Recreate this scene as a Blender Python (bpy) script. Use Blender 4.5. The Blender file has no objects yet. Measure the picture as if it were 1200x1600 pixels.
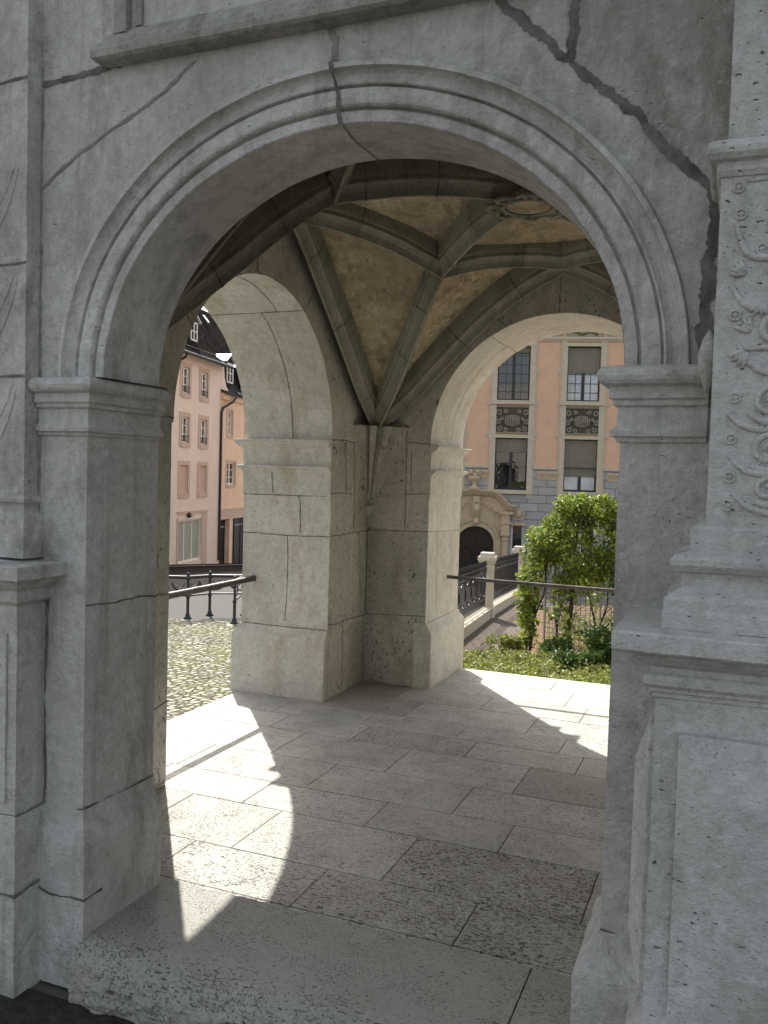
import bpy, math, random
from mathutils import Vector, Matrix, noise
R = math.radians
sc = bpy.context.scene
col = sc.collection

# ------------------------------------------------------------------ camera, sky, sun, exposure
YAW, PITCH, ROLL, FPX = 0.3845, -0.043678, 0.028185, 1350.0
CAM = Vector((2.1036, -2.4167, 1.65))
fw = Vector((-math.sin(YAW)*math.cos(PITCH), math.cos(YAW)*math.cos(PITCH), math.sin(PITCH)))
rt0 = Vector((math.cos(YAW), math.sin(YAW), 0)); up0 = rt0.cross(fw)
rt = rt0*math.cos(ROLL) + up0*math.sin(ROLL); up = -rt0*math.sin(ROLL) + up0*math.cos(ROLL)
cd = bpy.data.cameras.new('camera'); cam = bpy.data.objects.new('camera', cd); col.objects.link(cam)
cam.matrix_world = Matrix(((rt.x, up.x, -fw.x, CAM.x), (rt.y, up.y, -fw.y, CAM.y), (rt.z, up.z, -fw.z, CAM.z), (0, 0, 0, 1)))
cd.sensor_fit = 'VERTICAL'; cd.sensor_height = 36; cd.sensor_width = 27; cd.lens = 36*FPX/1600
cd.clip_start = .05; cd.clip_end = 3000
sc.camera = cam
SUN_EL, SX, SY = 42.8, -0.6198, 0.7848            # where the sun stands: (SX, SY) horizontal direction towards it
w = bpy.data.worlds.new('World'); sc.world = w; w.use_nodes = True
nt = w.node_tree; bg = nt.nodes['Background']; sky = nt.nodes.new('ShaderNodeTexSky'); sky.sky_type = 'NISHITA'
sky.sun_disc = False; sky.sun_elevation = R(SUN_EL); sky.sun_rotation = math.atan2(SX, SY)
sky.air_density = 1.0; sky.dust_density = 3.2; sky.ozone_density = .7
hs = nt.nodes.new('ShaderNodeHueSaturation'); hs.inputs['Saturation'].default_value = .38
nt.links.new(sky.outputs[0], hs.inputs['Color']); nt.links.new(hs.outputs[0], bg.inputs[0]); bg.inputs[1].default_value = .145
sd = bpy.data.lights.new('sun', 'SUN'); sun = bpy.data.objects.new('sun', sd); col.objects.link(sun)
sd.energy = 5.0; sd.angle = R(.5); sd.color = (1, .95, .87)
sdir = Vector((SX, SY, 0)).normalized()*math.cos(R(SUN_EL)) + Vector((0, 0, math.sin(R(SUN_EL))))
sun.rotation_euler = sdir.to_track_quat('Z', 'Y').to_euler(); sun.location = (0, 0, 20)
sc.view_settings.view_transform = 'Standard'; sc.view_settings.look = 'None'
sc.view_settings.exposure = 0.90; sc.view_settings.gamma = 1
sc.cycles.max_bounces = 8; sc.cycles.diffuse_bounces = 5

# ------------------------------------------------------------------ materials
RS = 1.0
class NT:
    def __init__(s, name):
        s.m = bpy.data.materials.new(name); s.m.use_nodes = True; s.t = s.m.node_tree
        s.b = s.t.nodes['Principled BSDF']; s.geo = s.t.nodes.new('ShaderNodeNewGeometry').outputs['Position']
    def n(s, typ, ins=(), **kw):
        nd = s.t.nodes.new('ShaderNode'+typ)
        for k, v in kw.items(): setattr(nd, k, v)
        for k, v in (ins.items() if isinstance(ins, dict) else enumerate(ins)):
            if v is None: continue
            if isinstance(v, bpy.types.NodeSocket): s.t.links.new(v, nd.inputs[k])
            else: nd.inputs[k].default_value = v
        return nd
    def math(s, op, a, b=0.0, clamp=False): return s.n('Math', (a, b), operation=op, use_clamp=clamp).outputs[0]
    def noise(s, vec, scale, detail=5, rough=.6, dist=0): return s.n('TexNoise', {'Vector': vec, 'Scale': scale, 'Detail': detail, 'Roughness': rough, 'Distortion': dist}).outputs['Fac']
    def mapr(s, v, a, b, c=0., d=1.): return s.n('MapRange', {0: v, 1: a, 2: b, 3: c, 4: d}).outputs[0]
    def scale(s, vec, sc3): return s.n('VectorMath', (vec, sc3), operation='MULTIPLY').outputs[0]
    def mix(s, f, a, b):
        nd = s.t.nodes.new('ShaderNodeMix'); nd.data_type = 'RGBA'
        for k, v in ((0, f), (6, a), (7, b)):
            if isinstance(v, bpy.types.NodeSocket): s.t.links.new(v, nd.inputs[k])
            else: nd.inputs[k].default_value = (*v, 1) if isinstance(v, tuple) and len(v) == 3 else v
        return nd.outputs[2]
    def out(s, colr=None, rough=None, h=None, dist=.01, strength=1.0, spec=.3):
        for k, v in (('Base Color', colr), ('Roughness', rough)):
            if v is None: continue
            if isinstance(v, bpy.types.NodeSocket): s.t.links.new(v, s.b.inputs[k])
            else: s.b.inputs[k].default_value = (*v, 1) if isinstance(v, tuple) and len(v) == 3 else v
        s.b.inputs['Specular IOR Level'].default_value = spec
        if h is not None:
            bp = s.n('Bump', {'Strength': strength, 'Distance': dist, 'Height': h})
            s.t.links.new(bp.outputs[0], s.b.inputs['Normal'])
        return s.m

def stone(name, c1, c2, stain, pit=.5, pitscale=55, hewn=.3, stains=.5, stretch=(1, 1, 1), streak=.0, bump=.006, crack=.12):
    k = NT(name); g = k.geo
    n1 = k.noise(g, 1.6, 6, .65); n2 = k.noise(g, 9, 6, .7, .4); n3 = k.noise(g, 60, 4, .7)
    c = k.mix(k.mapr(k.math('ADD', k.math('MULTIPLY', n1, .6), k.math('MULTIPLY', k.noise(g, .55, 2), .4)), .38, .60), c1, c2)
    c = k.mix(k.mapr(n2, .45, .72, 0, .5), c, tuple(x*.72 for x in c1))
    c = k.mix(k.mapr(n3, .35, .72, 0, .38), c, tuple(x*.55 for x in c2))
    c = k.mix(k.mapr(k.noise(g, 140, 3, .7), .56, .72, 0, .3), c, tuple(x*.4 for x in c2))
    # dirt and weathering blotches
    sN = k.noise(k.scale(g, (1, 1, .45)), 3.1, 7, .72, .6)
    c = k.mix(k.mapr(sN, .50, .70, 0, stains), c, stain)
    if streak:
        st = k.noise(k.scale(g, (14, 14, .7)), 1.0, 4, .6)
        c = k.mix(k.mapr(st, .55, .75, 0, streak), c, stain)
    bt = k.n('Attribute', attribute_name='tone').outputs['Fac']
    c = k.n('VectorMath', (c, k.n('CombineXYZ', (k.math('ADD', bt, 1.), k.math('ADD', bt, 1.), k.math('ADD', k.math('MULTIPLY', bt, 1.15), 1.))).outputs[0]), operation='MULTIPLY').outputs[0]
    mf_ = k.noise(g, 26, 7, .78, .3)
    c = k.mix(k.mapr(mf_, .52, .66, 0, .5), c, tuple(x*.55 for x in c1))
    c = k.mix(k.mapr(mf_, .46, .34, 0, .35), c, tuple(min(.85, x*1.25) for x in c2))
    # pits: short dashes, denser in some beds
    pd = k.noise(g, 2.3, 3, .6)
    wv = k.n('VectorMath', (k.scale(g, stretch), k.n('VectorMath', (k.n('TexNoise', {'Vector': g, 'Scale': 22., 'Detail': 2.}).outputs['Color'], (.03, .03, .03)), operation='MULTIPLY').outputs[0]), operation='ADD').outputs[0]
    pn = k.noise(wv, pitscale, 2, .55)
    th = k.mapr(pd, .3, .72, .76-.02*pit, .76-.22*pit)
    pm = k.mapr(k.math('SUBTRACT', pn, th), 0, .035)
    c = k.mix(k.math('MULTIPLY', pm, .72), c, (.035, .034, .028))
    # fine cracks
    vo = k.n('TexVoronoi', {'Vector': k.n('VectorMath', (g, k.n('VectorMath', (k.n('TexNoise', {'Vector': g, 'Scale': 6., 'Detail': 5.}).outputs['Color'], (.35, .35, .35)), operation='MULTIPLY').outputs[0]), operation='ADD').outputs[0], 'Scale': 5.5}, feature='DISTANCE_TO_EDGE').outputs['Distance']
    cr = k.math('MULTIPLY', k.mapr(vo, 0, .010, 1, 0), k.mapr(k.noise(g, 4.2, 2), .56, .64))
    c = k.mix(k.math('MULTIPLY', cr, crack), c, (.10, .098, .09))
    h = k.math('ADD', k.math('MULTIPLY', k.noise(g, 14, 8, .72, .15), hewn*2.2), k.math('MULTIPLY', n3, .16))
    h = k.math('SUBTRACT', h, k.math('MULTIPLY', pm, .7)); h = k.math('SUBTRACT', h, k.math('MULTIPLY', cr, crack))
    h = k.math('ADD', h, k.math('MULTIPLY', k.noise(g, 75, 4, .75), hewn*.8))
    return k.out(c, .85, h, bump*4, 1.0, .25)

M = {}
M['front'] = stone('front_limestone', (.50, .485, .445), (.76, .74, .69), (.21, .20, .165), .36, 60, .40, .8, (1, 1, 2.4), .5, .006, .05)
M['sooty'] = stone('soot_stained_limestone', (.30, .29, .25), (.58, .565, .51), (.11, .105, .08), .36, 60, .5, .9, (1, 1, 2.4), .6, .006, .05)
M['hewn'] = stone('hewn_limestone', (.33, .33, .325), (.40, .395, .38), (.17, .17, .15), .40, 42, .95, .5, (1, 1, 2.6), .2, .009)
M['inner'] = stone('pitted_limestone', (.49, .463, .395), (.64, .612, .535), (.27, .225, .155), .82, 52, .35, .55, (1, 1, .55))
M['smooth'] = stone('smooth_limestone', (.60, .572, .50), (.74, .715, .645), (.38, .315, .215), .34, 60, .22, .7, (1, 1, .7), .1)
M['carved'] = stone('carved_limestone', (.54, .53, .49), (.72, .705, .665), (.33, .32, .28), .50, 46, .36, .55, (1, 1, 2.4), .1, .006, .04)
M['ribstone'] = stone('rib_sandstone', (.23, .222, .175), (.34, .33, .27), (.12, .117, .09), .08, 60, .14, .7, (1, 1, 1))
M['white'] = stone('pale_limestone', (.66, .63, .55), (.72, .69, .61), (.5, .46, .37), .45, 40, .2, .3, (1, 1, .5))

def plain(name, c, rough=.7, spec=.3, var=.12, scale=6., bump=0, metal=0):
    k = NT(name); n = k.noise(k.geo, scale, 6, .65)
    cc = k.mix(k.mapr(n, .3, .7), tuple(x*(1-var) for x in c), tuple(min(1, x*(1+var)) for x in c))
    m = k.out(cc, rough, n if bump else None, bump or .01, 1, spec); k.b.inputs['Metallic'].default_value = metal
    return m
M['mortar'] = plain('mortar', (.24, .235, .215), .95, .1, .45, 14, .008)
M['darkmortar'] = plain('dark_mortar', (.145, .142, .128), .95, .1, .55, 12, .012)
M['lightmortar'] = plain('light_mortar', (.22, .205, .165), .95, .1, .3, 30, .003)
M['iron'] = plain('black_iron', (.018, .018, .018), .45, .5, .3, 40, .001)
M['rust'] = plain('rusty_iron', (.10, .09, .08), .6, .4, .5, 35, .003)

def web_mat():
    k = NT('painted_vault_plaster'); g = k.geo
    n = k.noise(g, 4.5, 8, .75, .5); n2 = k.noise(g, 14, 7, .75, .8); n3 = k.noise(g, 1.4, 3)
    c = k.mix(k.mapr(n2, .38, .62), (.44, .36, .24), (.62, .53, .37))
    c = k.mix(k.mapr(n, .48, .62, 0, .75), c, (.20, .165, .12))
    c = k.mix(k.mapr(n2, .57, .66, 0, .75), c, (.74, .68, .54))
    c = k.mix(k.mapr(n3, .45, .62, 0, .5), c, (.30, .25, .18))
    c = k.mix(k.mapr(k.noise(g, 45, 5, .8), .55, .68, 0, .5), c, (.18, .14, .10))
    return k.out(c, .9, n2, .03, 1, .15)
M['web'] = web_mat()

def floor_mat():
    k = NT('travertine_paving'); g = k.geo
    at = k.n('Attribute', attribute_name='slab'); sep = k.n('SeparateColor', (at.outputs['Color'],))
    pit, tint = sep.outputs[0], sep.outputs[1]
    n1 = k.noise(g, 2.2, 6, .65); n3 = k.noise(g, 45, 4, .7)
    c = k.mix(k.mapr(n1, .3, .7), (.41, .402, .375), (.60, .588, .555))
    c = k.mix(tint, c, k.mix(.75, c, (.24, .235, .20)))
    c = k.mix(k.mapr(n3, .4, .7, 0, .42), c, (.25, .24, .21))
    c = k.mix(k.mapr(k.noise(g, 16, 6, .75, .5), .48, .68, 0, .45), c, (.27, .26, .23))
    c = k.mix(k.mapr(k.noise(g, 5, 7, .75, .6), .55, .70, 0, .5), c, (.27, .255, .21))
    # old grime near the pier foot and along the sill
    wv = k.n('VectorMath', (k.scale(g, (.62, 1.5, 1)), k.n('VectorMath', (k.n('TexNoise', {'Vector': g, 'Scale': 26., 'Detail': 2.}).outputs['Color'], (.045, .045, .0)), operation='MULTIPLY').outputs[0]), operation='ADD').outputs[0]
    pn = k.noise(wv, 62, 2, .5)
    loc = k.noise(g, 3.6, 3, .6)
    th = k.math('SUBTRACT', .728, k.math('ADD', k.math('MULTIPLY', pit, .10), k.math('MULTIPLY', k.math('MULTIPLY', pit, k.mapr(loc, .35, .7)), .09)))
    pm = k.mapr(k.math('SUBTRACT', pn, th), 0, .03)
    wv2 = k.n('VectorMath', (k.scale(g, (.8, 1.25, 1)), k.n('VectorMath', (k.n('TexNoise', {'Vector': g, 'Scale': 40., 'Detail': 2.}).outputs['Color'], (.02, .02, .0)), operation='MULTIPLY').outputs[0]), operation='ADD').outputs[0]
    pn2 = k.noise(wv2, 125, 2, .5)
    pm2 = k.mapr(k.math('SUBTRACT', pn2, k.math('SUBTRACT', k.mapr(k.noise(g, 5.5, 4, .7), .34, .62, .70, .575), k.math('MULTIPLY', pit, .05))), 0, .04)
    c = k.mix(k.math('MULTIPLY', pm2, .72), c, (.09, .085, .07))
    c = k.mix(k.math('MULTIPLY', pm, .85), c, (.05, .05, .04))
    c = k.mix(k.mapr(k.noise(g, 1.1, 6, .7, .5), .5, .68, 0, .4), c, (.33, .31, .26))
    h = k.math('SUBTRACT', k.math('SUBTRACT', k.math('MULTIPLY', n3, .2), pm), k.math('MULTIPLY', pm2, .4))
    return k.out(c, .75, h, .006, 1, .3)
M['floor'] = floor_mat()

def cobble_mat():
    k = NT('cobblestone_paving'); g = k.geo
    v = k.n('VectorMath', (g, k.n('VectorMath', (k.n('TexNoise', {'Vector': g, 'Scale': 2., 'Detail': 2.}).outputs['Color'], (.25, .25, 0.)), operation='MULTIPLY').outputs[0]), operation='ADD').outputs[0]
    v = k.scale(v, (1, 1, 0))
    d = k.n('TexVoronoi', {'Vector': v, 'Scale': 8.5, 'Randomness': .75}, feature='DISTANCE_TO_EDGE').outputs['Distance']
    cc = k.n('TexVoronoi', {'Vector': v, 'Scale': 8.5, 'Randomness': .75}).outputs['Color']
    s1 = k.n('SeparateColor', (cc,)).outputs[0]
    c = k.mix(s1, (.26, .245, .20), (.46, .44, .375))
    joint = k.mapr(d, .02, .16, 1, 0)
    gr = k.mapr(k.noise(g, .55, 5, .7), .46, .60)
    jc = k.mix(gr, (.07, .065, .05), (.09, .10, .04))
    c = k.mix(joint, c, jc)
    c = k.mix(k.math('MULTIPLY', gr, k.mapr(k.noise(g, 7, 5, .7), .46, .64, 0, .6)), c, (.22, .23, .11))
    h = k.mapr(d, 0, .3)
    return k.out(c, 1., h, .05, 1, 0.)
M['cobble'] = cobble_mat()
M['asphalt'] = plain('asphalt', (.040, .039, .038), 1., 0., .2, 30, .004)
M['pave'] = plain('pale_paving', (.13, .127, .12), 1., 0., .15, 12, .004)
M['gravel'] = plain('gravel_path', (.17, .145, .125), 1., 0., .45, 38, .03)
M['soil'] = plain('garden_soil', (.17, .115, .07), .95, .1, .5, 16, .05)
M['darkground'] = plain('dark_ground', (.04, .04, .034), .9, .2, .5, 20, .03)

def leafmat(name, a, b):
    k = NT(name); oi = k.n('Attribute', attribute_name='leaf').outputs['Fac']
    c = k.mix(oi, a, b); m = k.out(c, .5, None, .01, 1, .35)
    tr = k.n('BsdfTranslucent', (c,)); mx = k.n('MixShader', (.35, k.b.outputs[0], tr.outputs[0]))
    k.t.links.new(mx.outputs[0], k.t.nodes['Material Output'].inputs[0]); return m
M['vine'] = leafmat('vine_leaf', (.05, .12, .018), (.42, .45, .08))
M['bushleaf'] = leafmat('bush_leaf', (.035, .075, .018), (.11, .17, .03))
M['coverleaf'] = leafmat('ground_cover_leaf', (.10, .14, .025), (.36, .37, .10))
M['bark'] = plain('bark', (.055, .042, .032), .9, .1, .3, 30, .004)

def tiles_mat():
    k = NT('roof_tiles'); tc = k.n('TexCoord').outputs['UV']
    br = k.n('TexBrick', {'Vector': tc, 'Scale': 1., 'Color1': (.038, .034, .033, 1), 'Color2': (.013, .012, .012, 1), 'Mortar': (.012, .011, .011, 1), 'Mortar Size': .02, 'Brick Width': .22, 'Row Height': .28, 'Bias': -.1})
    c = k.mix(k.mapr(k.noise(tc, 2.5, 5, .7), .5, .7, 0, .25), br.outputs[0], (.08, .07, .065))
    return k.out(c, 1., br.outputs[1], .03, -1, .0)
M['tiles'] = tiles_mat()
M['slate'] = plain('black_slate', (.016, .016, .017), .75, .2, .3, 8)
M['tin'] = plain('pale_sheet_metal', (.75, .76, .78), .35, .5, .05, 5)
M['pinkwall'] = plain('pink_render', (.74, .66, .59), .9, .1, .06, 1.2)
M['peachwall'] = plain('peach_render', (.74, .59, .45), .9, .1, .06, 1.2)
M['surround'] = plain('rosy_stone_trim', (.55, .45, .38), .9, .1, .1, 5)
M['whitepaint'] = plain('white_paint', (.78, .77, .73), .5, .4, .04, 5)
M['shutter'] = plain('pink_shutter', (.60, .44, .37), .7, .2, .06, 8)
M['curtain'] = plain('pale_green_curtain', (.36, .41, .36), .9, .1, .1, 4)
def glassm(name, c, r=.03, spec=.8):
    k = NT(name); k.b.inputs['Coat Weight'].default_value = .25; k.b.inputs['Coat Roughness'].default_value = .03
    n = k.noise(k.geo, 1.1, 3)
    return k.out(k.mix(k.mapr(n, .3, .7), c, tuple(x*1.8 for x in c)), r, n, .02, .35, spec)
M['glass'] = glassm('window_glass', (.012, .014, .014))
M['paleglass'] = glassm('painted_reflection_glass', (.30, .33, .36))  # bright reflection in the panes, put into a pale glass colour

def ashlar_mat(name, c1, c2, mort, bw, bh, ms=.012, lump=.3):
    k = NT(name); uv = k.n('TexCoord').outputs['UV']
    br = k.n('TexBrick', {'Vector': uv, 'Scale': 1., 'Color1': (*c1, 1), 'Color2': (*c2, 1), 'Mortar': (*mort, 1), 'Mortar Size': ms, 'Brick Width': bw, 'Row Height': bh, 'Mortar Smooth': .3})
    br.offset = .42; n = k.noise(uv, 5, 6, .7)
    c = k.mix(k.mapr(n, .45, .75, 0, .35), br.outputs[0], tuple(x*.7 for x in c1))
    h = k.math('ADD', k.math('MULTIPLY', br.outputs[1], -1.), k.math('MULTIPLY', n, lump))
    return k.out(c, .85, h, .03, 1, .2)
M['ashlar'] = ashlar_mat('grey_ashlar', (.37, .36, .35), (.47, .455, .44), (.25, .24, .225), .62, .275)
M['salmon'] = plain('salmon_render', (.75, .485, .33), .9, .1, .07, 1.5, .004)
M['trim'] = plain('yellowish_sandstone', (.60, .52, .39), .85, .2, .12, 7, .004)
M['trim2'] = plain('ochre_sandstone', (.56, .44, .30), .85, .2, .16, 9, .008)
M['panelst'] = plain('weathered_carving_stone', (.30, .265, .20), .9, .1, .3, 11, .01)
M['panelback'] = plain('shade_darkened_stone', (.10, .092, .07), .95, .1, .3, 11, .01)  # shade behind the carving, put into a darker stone colour
M['blind'] = plain('grey_fabric_blind', (.24, .225, .18), .9, .1, .1, 3)
M['mosaic'] = plain('painted_frieze', (.36, .31, .21), .9, .1, .5, 26, .004)
M['greenpaint'] = plain('green_painted_wreath', (.11, .14, .05), .9, .1, .3, 12)
M['door'] = plain('dark_wooden_door', (.022, .014, .009), .5, .4, .3, 9, .003)
M['gate'] = plain('cream_stone_pillar', (.60, .53, .42), .85, .2, .08, 8, .004)
M['wire'] = plain('galvanised_wire', (.30, .31, .31), .5, .5, .1, 9)
M['lampglass'] = plain('grey_lamp_glass', (.25, .25, .24), .3, .5, .1, 9)

# ------------------------------------------------------------------ mesh helpers
def V(*a): return Vector(a)
def jit(p, amp=.0016, s=7.):
    return p + noise.noise_vector(p*s)*amp + noise.noise_vector(p*s*4.3)*amp*.5
class MB:
    def __init__(s): s.v = []; s.f = []; s.mi = []; s.uv = {}; s.cur = 0
    def add(s, vs, fs, jitter=0, mi=None):
        b = len(s.v); s.v += [jit(Vector(p), jitter) if jitter else Vector(p) for p in vs]
        for f in fs: s.f.append([i+b for i in f]); s.mi.append(s.cur if mi is None else mi)
        return s
    def grid(s, fn, nu, nv, jitter=0, closed=False):
        vs = [fn(i/nu, j/nv) for i in range(nu+1) for j in range(nv+1)]
        fs = [(i*(nv+1)+j, (i+1)*(nv+1)+j, (i+1)*(nv+1)+j+1, i*(nv+1)+j+1) for i in range(nu) for j in range(nv)]
        return s.add(vs, fs, jitter)
    def box(s, a, b, bev=0, jitter=0, fr=None):
        x0, y0, z0 = a; x1, y1, z1 = b
        x0, x1 = sorted((x0, x1)); y0, y1 = sorted((y0, y1)); z0, z1 = sorted((z0, z1))
        pts = [(x0,y0,z0),(x1,y0,z0),(x1,y1,z0),(x0,y1,z0),(x0,y0,z1),(x1,y0,z1),(x1,y1,z1),(x0,y1,z1)]
        if fr: pts = [fr(*p) for p in pts]
        return s.add(pts, [(0,3,2,1),(4,5,6,7),(0,1,5,4),(1,2,6,5),(2,3,7,6),(3,0,4,7)], jitter)
    def tube(s, pts, r, n=8, caps=True, flat=None):
        pts = [Vector(p) for p in pts]; rings = []
        rr = [q*RS for q in (r if isinstance(r, (list, tuple)) else [r]*len(pts))]
        prev = None
        for i, p in enumerate(pts):
            t = (pts[min(i+1, len(pts)-1)]-pts[max(i-1, 0)]).normalized()
            a = prev if prev is not None else (Vector((0, 0, 1)) if abs(t.z) < .9 else Vector((1, 0, 0)))
            u = (a - t*a.dot(t)).normalized(); v = t.cross(u); prev = u
            if flat is not None:
                nn = Vector(flat[0]).normalized(); v2 = t.cross(nn).normalized()
                rings.append([p + v2*math.cos(2*math.pi*k/n)*rr[i] + nn*math.sin(2*math.pi*k/n)*rr[i]*flat[1] for k in range(n)])
            else: rings.append([p + (u*math.cos(2*math.pi*k/n) + v*math.sin(2*math.pi*k/n))*rr[i] for k in range(n)])
        vs = [q for rg in rings for q in rg]; fs = []
        for i in range(len(pts)-1):
            for k in range(n): fs.append((i*n+k, i*n+(k+1) % n, (i+1)*n+(k+1) % n, (i+1)*n+k))
        if caps: fs += [tuple(reversed(range(n))), tuple((len(pts)-1)*n+k for k in range(n))]
        return s.add(vs, fs)
    def lathe(s, prof, o, n=16, axis=None):
        vs = []; o = Vector(o)
        for r, z in prof:
            for k in range(n): vs.append(o + V(r*math.cos(2*math.pi*k/n), r*math.sin(2*math.pi*k/n), z)*RS)
        fs = [(i*n+k, i*n+(k+1) % n, (i+1)*n+(k+1) % n, (i+1)*n+k) for i in range(len(prof)-1) for k in range(n)]
        fs += [tuple(reversed(range(n))), tuple((len(prof)-1)*n+k for k in range(n))]
        return s.add(vs, fs)
    def ball(s, c, r, sq=(1, 1, 1), n=10, m=7):
        c = Vector(c); r = r*RS
        return s.grid(lambda u, v: c + V(math.cos(2*math.pi*u)*math.sin(math.pi*v)*r*sq[0], math.sin(2*math.pi*u)*math.sin(math.pi*v)*r*sq[1], -math.cos(math.pi*v)*r*sq[2]), n, m)
    def planpath(s, path, prof, jitter=0, nz=1, seg=.06):
        """sweep profile [(offset, z)] along a plan path [(x,y)]; offset to the right-hand side, mitred"""
        P = [Vector((a, b)) for a, b in path]; N = len(P); off = []
        nr = []
        for i in range(N-1):
            t = (P[i+1]-P[i]).normalized(); nr.append(Vector((t.y, -t.x)))
        for i in range(N):
            if i == 0: off.append(nr[0])
            elif i == N-1: off.append(nr[-1])
            else:
                b = (nr[i-1]+nr[i]); off.append(b/(1+nr[i-1].dot(nr[i])))
        st = []
        for i in range(N-1):
            n = max(1, int((P[i+1]-P[i]).length/seg)) if seg else 1
            for k in range(n + (1 if i == N-2 else 0)):
                f = k/n; st.append((P[i].lerp(P[i+1], f), off[i].lerp(off[i+1], f)))
        vs = [V((p+o*d).x, (p+o*d).y, z) for p, o in st for d, z in prof]
        m = len(prof)
        fs = [(i*m+j, (i+1)*m+j, (i+1)*m+j+1, i*m+j+1) for i in range(len(st)-1) for j in range(m-1)]
        s.add(vs, fs, jitter)
        return s
    def ribbon(s, pts, nrm, width, jag=.4, off=.003, jitter=.0016, seed=0, step=.005, mi=1):
        pts = [Vector(p) for p in pts]; ns = nrm if isinstance(nrm, list) else [nrm]*len(pts)
        L = [];
        for i in range(len(pts)-1):
            n = max(1, int((pts[i+1]-pts[i]).length/step))
            for k in range(n + (1 if i == len(pts)-2 else 0)):
                f = k/n; L.append((pts[i].lerp(pts[i+1], f), Vector(ns[i]).lerp(Vector(ns[i+1]), f).normalized(), (pts[i+1]-pts[i]).normalized()))
        vs = []
        for i, (p, n, t) in enumerate(L):
            sd_ = t.cross(n).normalized(); q = p*1.0
            wob = noise.noise(p*9+V(seed, 0, 0))*min(width*.45, .004)
            w1 = width*.5*(1+jag*1.9*noise.noise(p*17+V(seed, 3, 0))+jag*.8*noise.noise(p*60+V(seed, 3, 0))+jag*.5*noise.noise(p*190+V(seed, 3, 0)))*.8
            w2 = width*.5*(1+jag*1.9*noise.noise(p*17+V(7, seed, 0))+jag*.8*noise.noise(p*60+V(7, seed, 0))+jag*.5*noise.noise(p*190+V(7, seed, 0)))*.8
            base = jit(q, jitter) if jitter else q
            vs += [base+sd_*(w1+wob)+n*off*.6, base+sd_*wob+n*off, base-sd_*(w2-wob)+n*off*.6]
        fs = []
        for i in range(len(L)-1):
            a = i*3; fs += [(a, a+3, a+4, a+1), (a+1, a+4, a+5, a+2)]
        return s.add(vs, fs, 0, mi)
    def build(s, name, mats, parent=None, smooth=False, bevel=0, weld=False, uvf=None, tone=None):
        me = bpy.data.meshes.new(name); me.from_pydata([tuple(inn(v) if INNER else v) for v in s.v], [], s.f)
        if not isinstance(mats, (list, tuple)): mats = [mats]
        for m in mats: me.materials.append(M[m] if isinstance(m, str) else m)
        for p, mi in zip(me.polygons, s.mi): p.material_index = min(mi, len(mats)-1)
        if uvf:
            ul = me.uv_layers.new(name='UVMap')
            for lp in me.loops: ul.data[lp.index].uv = uvf(me.vertices[lp.vertex_index].co)
        if tone:
            at = me.attributes.new('tone', 'FLOAT', 'FACE'); at.data.foreach_set('value', [tone(sum((s.v[i] for i in f), V(0, 0, 0))/len(f)) for f in s.f])
        me.update()
        if smooth: me.shade_smooth() if hasattr(me, 'shade_smooth') else None
        o = bpy.data.objects.new(name, me); col.objects.link(o)
        if parent: o.parent = parent
        if weld:
            wm = o.modifiers.new('weld', 'WELD'); wm.merge_threshold = .0008
        if bevel:
            bm_ = o.modifiers.new('bevel', 'BEVEL'); bm_.width = bevel; bm_.segments = 2; bm_.limit_method = 'ANGLE'; bm_.angle_limit = R(35)
        return o
def tag(o, label=None, cat=None, group=None, kind=None):
    for k, v in (('label', label), ('category', cat), ('group', group), ('kind', kind)):
        if v: o[k] = v
    return o
def empty(name, label, cat, loc=(0, 0, 0), group=None):
    o = bpy.data.objects.new(name, None); col.objects.link(o); o.empty_display_size = .2
    tag(o, label, cat, group); o['_b'] = 1; del o['_b']
    return o
def copy_tree(o, parent=None):
    c = o.copy(); col.objects.link(c)
    if parent: c.parent = parent
    for ch in [x for x in list(o.children)]: copy_tree(ch, c)
    return c

# ------------------------------------------------------------------ dimensions of the porch (metres)
W, TJ, TA = 1.81, .40, .335          # front opening, jamb depth, arch depth
EX, EA, EB, ZS = .928, .882, .757, 1.96
XI, XO = -.58, -1.30                 # left wall inner / outer face
LY0, LY1, LC, LR_, LZ = 1.285, 3.19, 2.245, .945, 1.885
YI, YO = 3.87, 4.70                  # back wall inner / outer face
BX0, BX1, BC, BR_, BZ = -.07, 1.85, .89, .96, 1.885
RX = 2.44                            # right wall inner face
TOP = 4.6
# the paving inside lies 13 cm below the threshold; everything inside is measured from it in units of 1.0788 m
IN_S, INNER = 1.0788, False
def inn(p): return V(2.1036+(p[0]-2.1036)*IN_S, -2.4167+(p[1]+2.4167)*IN_S, 1.65+(p[2]-1.65)*IN_S)
TF = .165                            # back of the front wall in those units

portico = empty('portico', 'grey limestone portico with three round arches and a ribbed vault, filling the foreground', 'portico')

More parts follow.
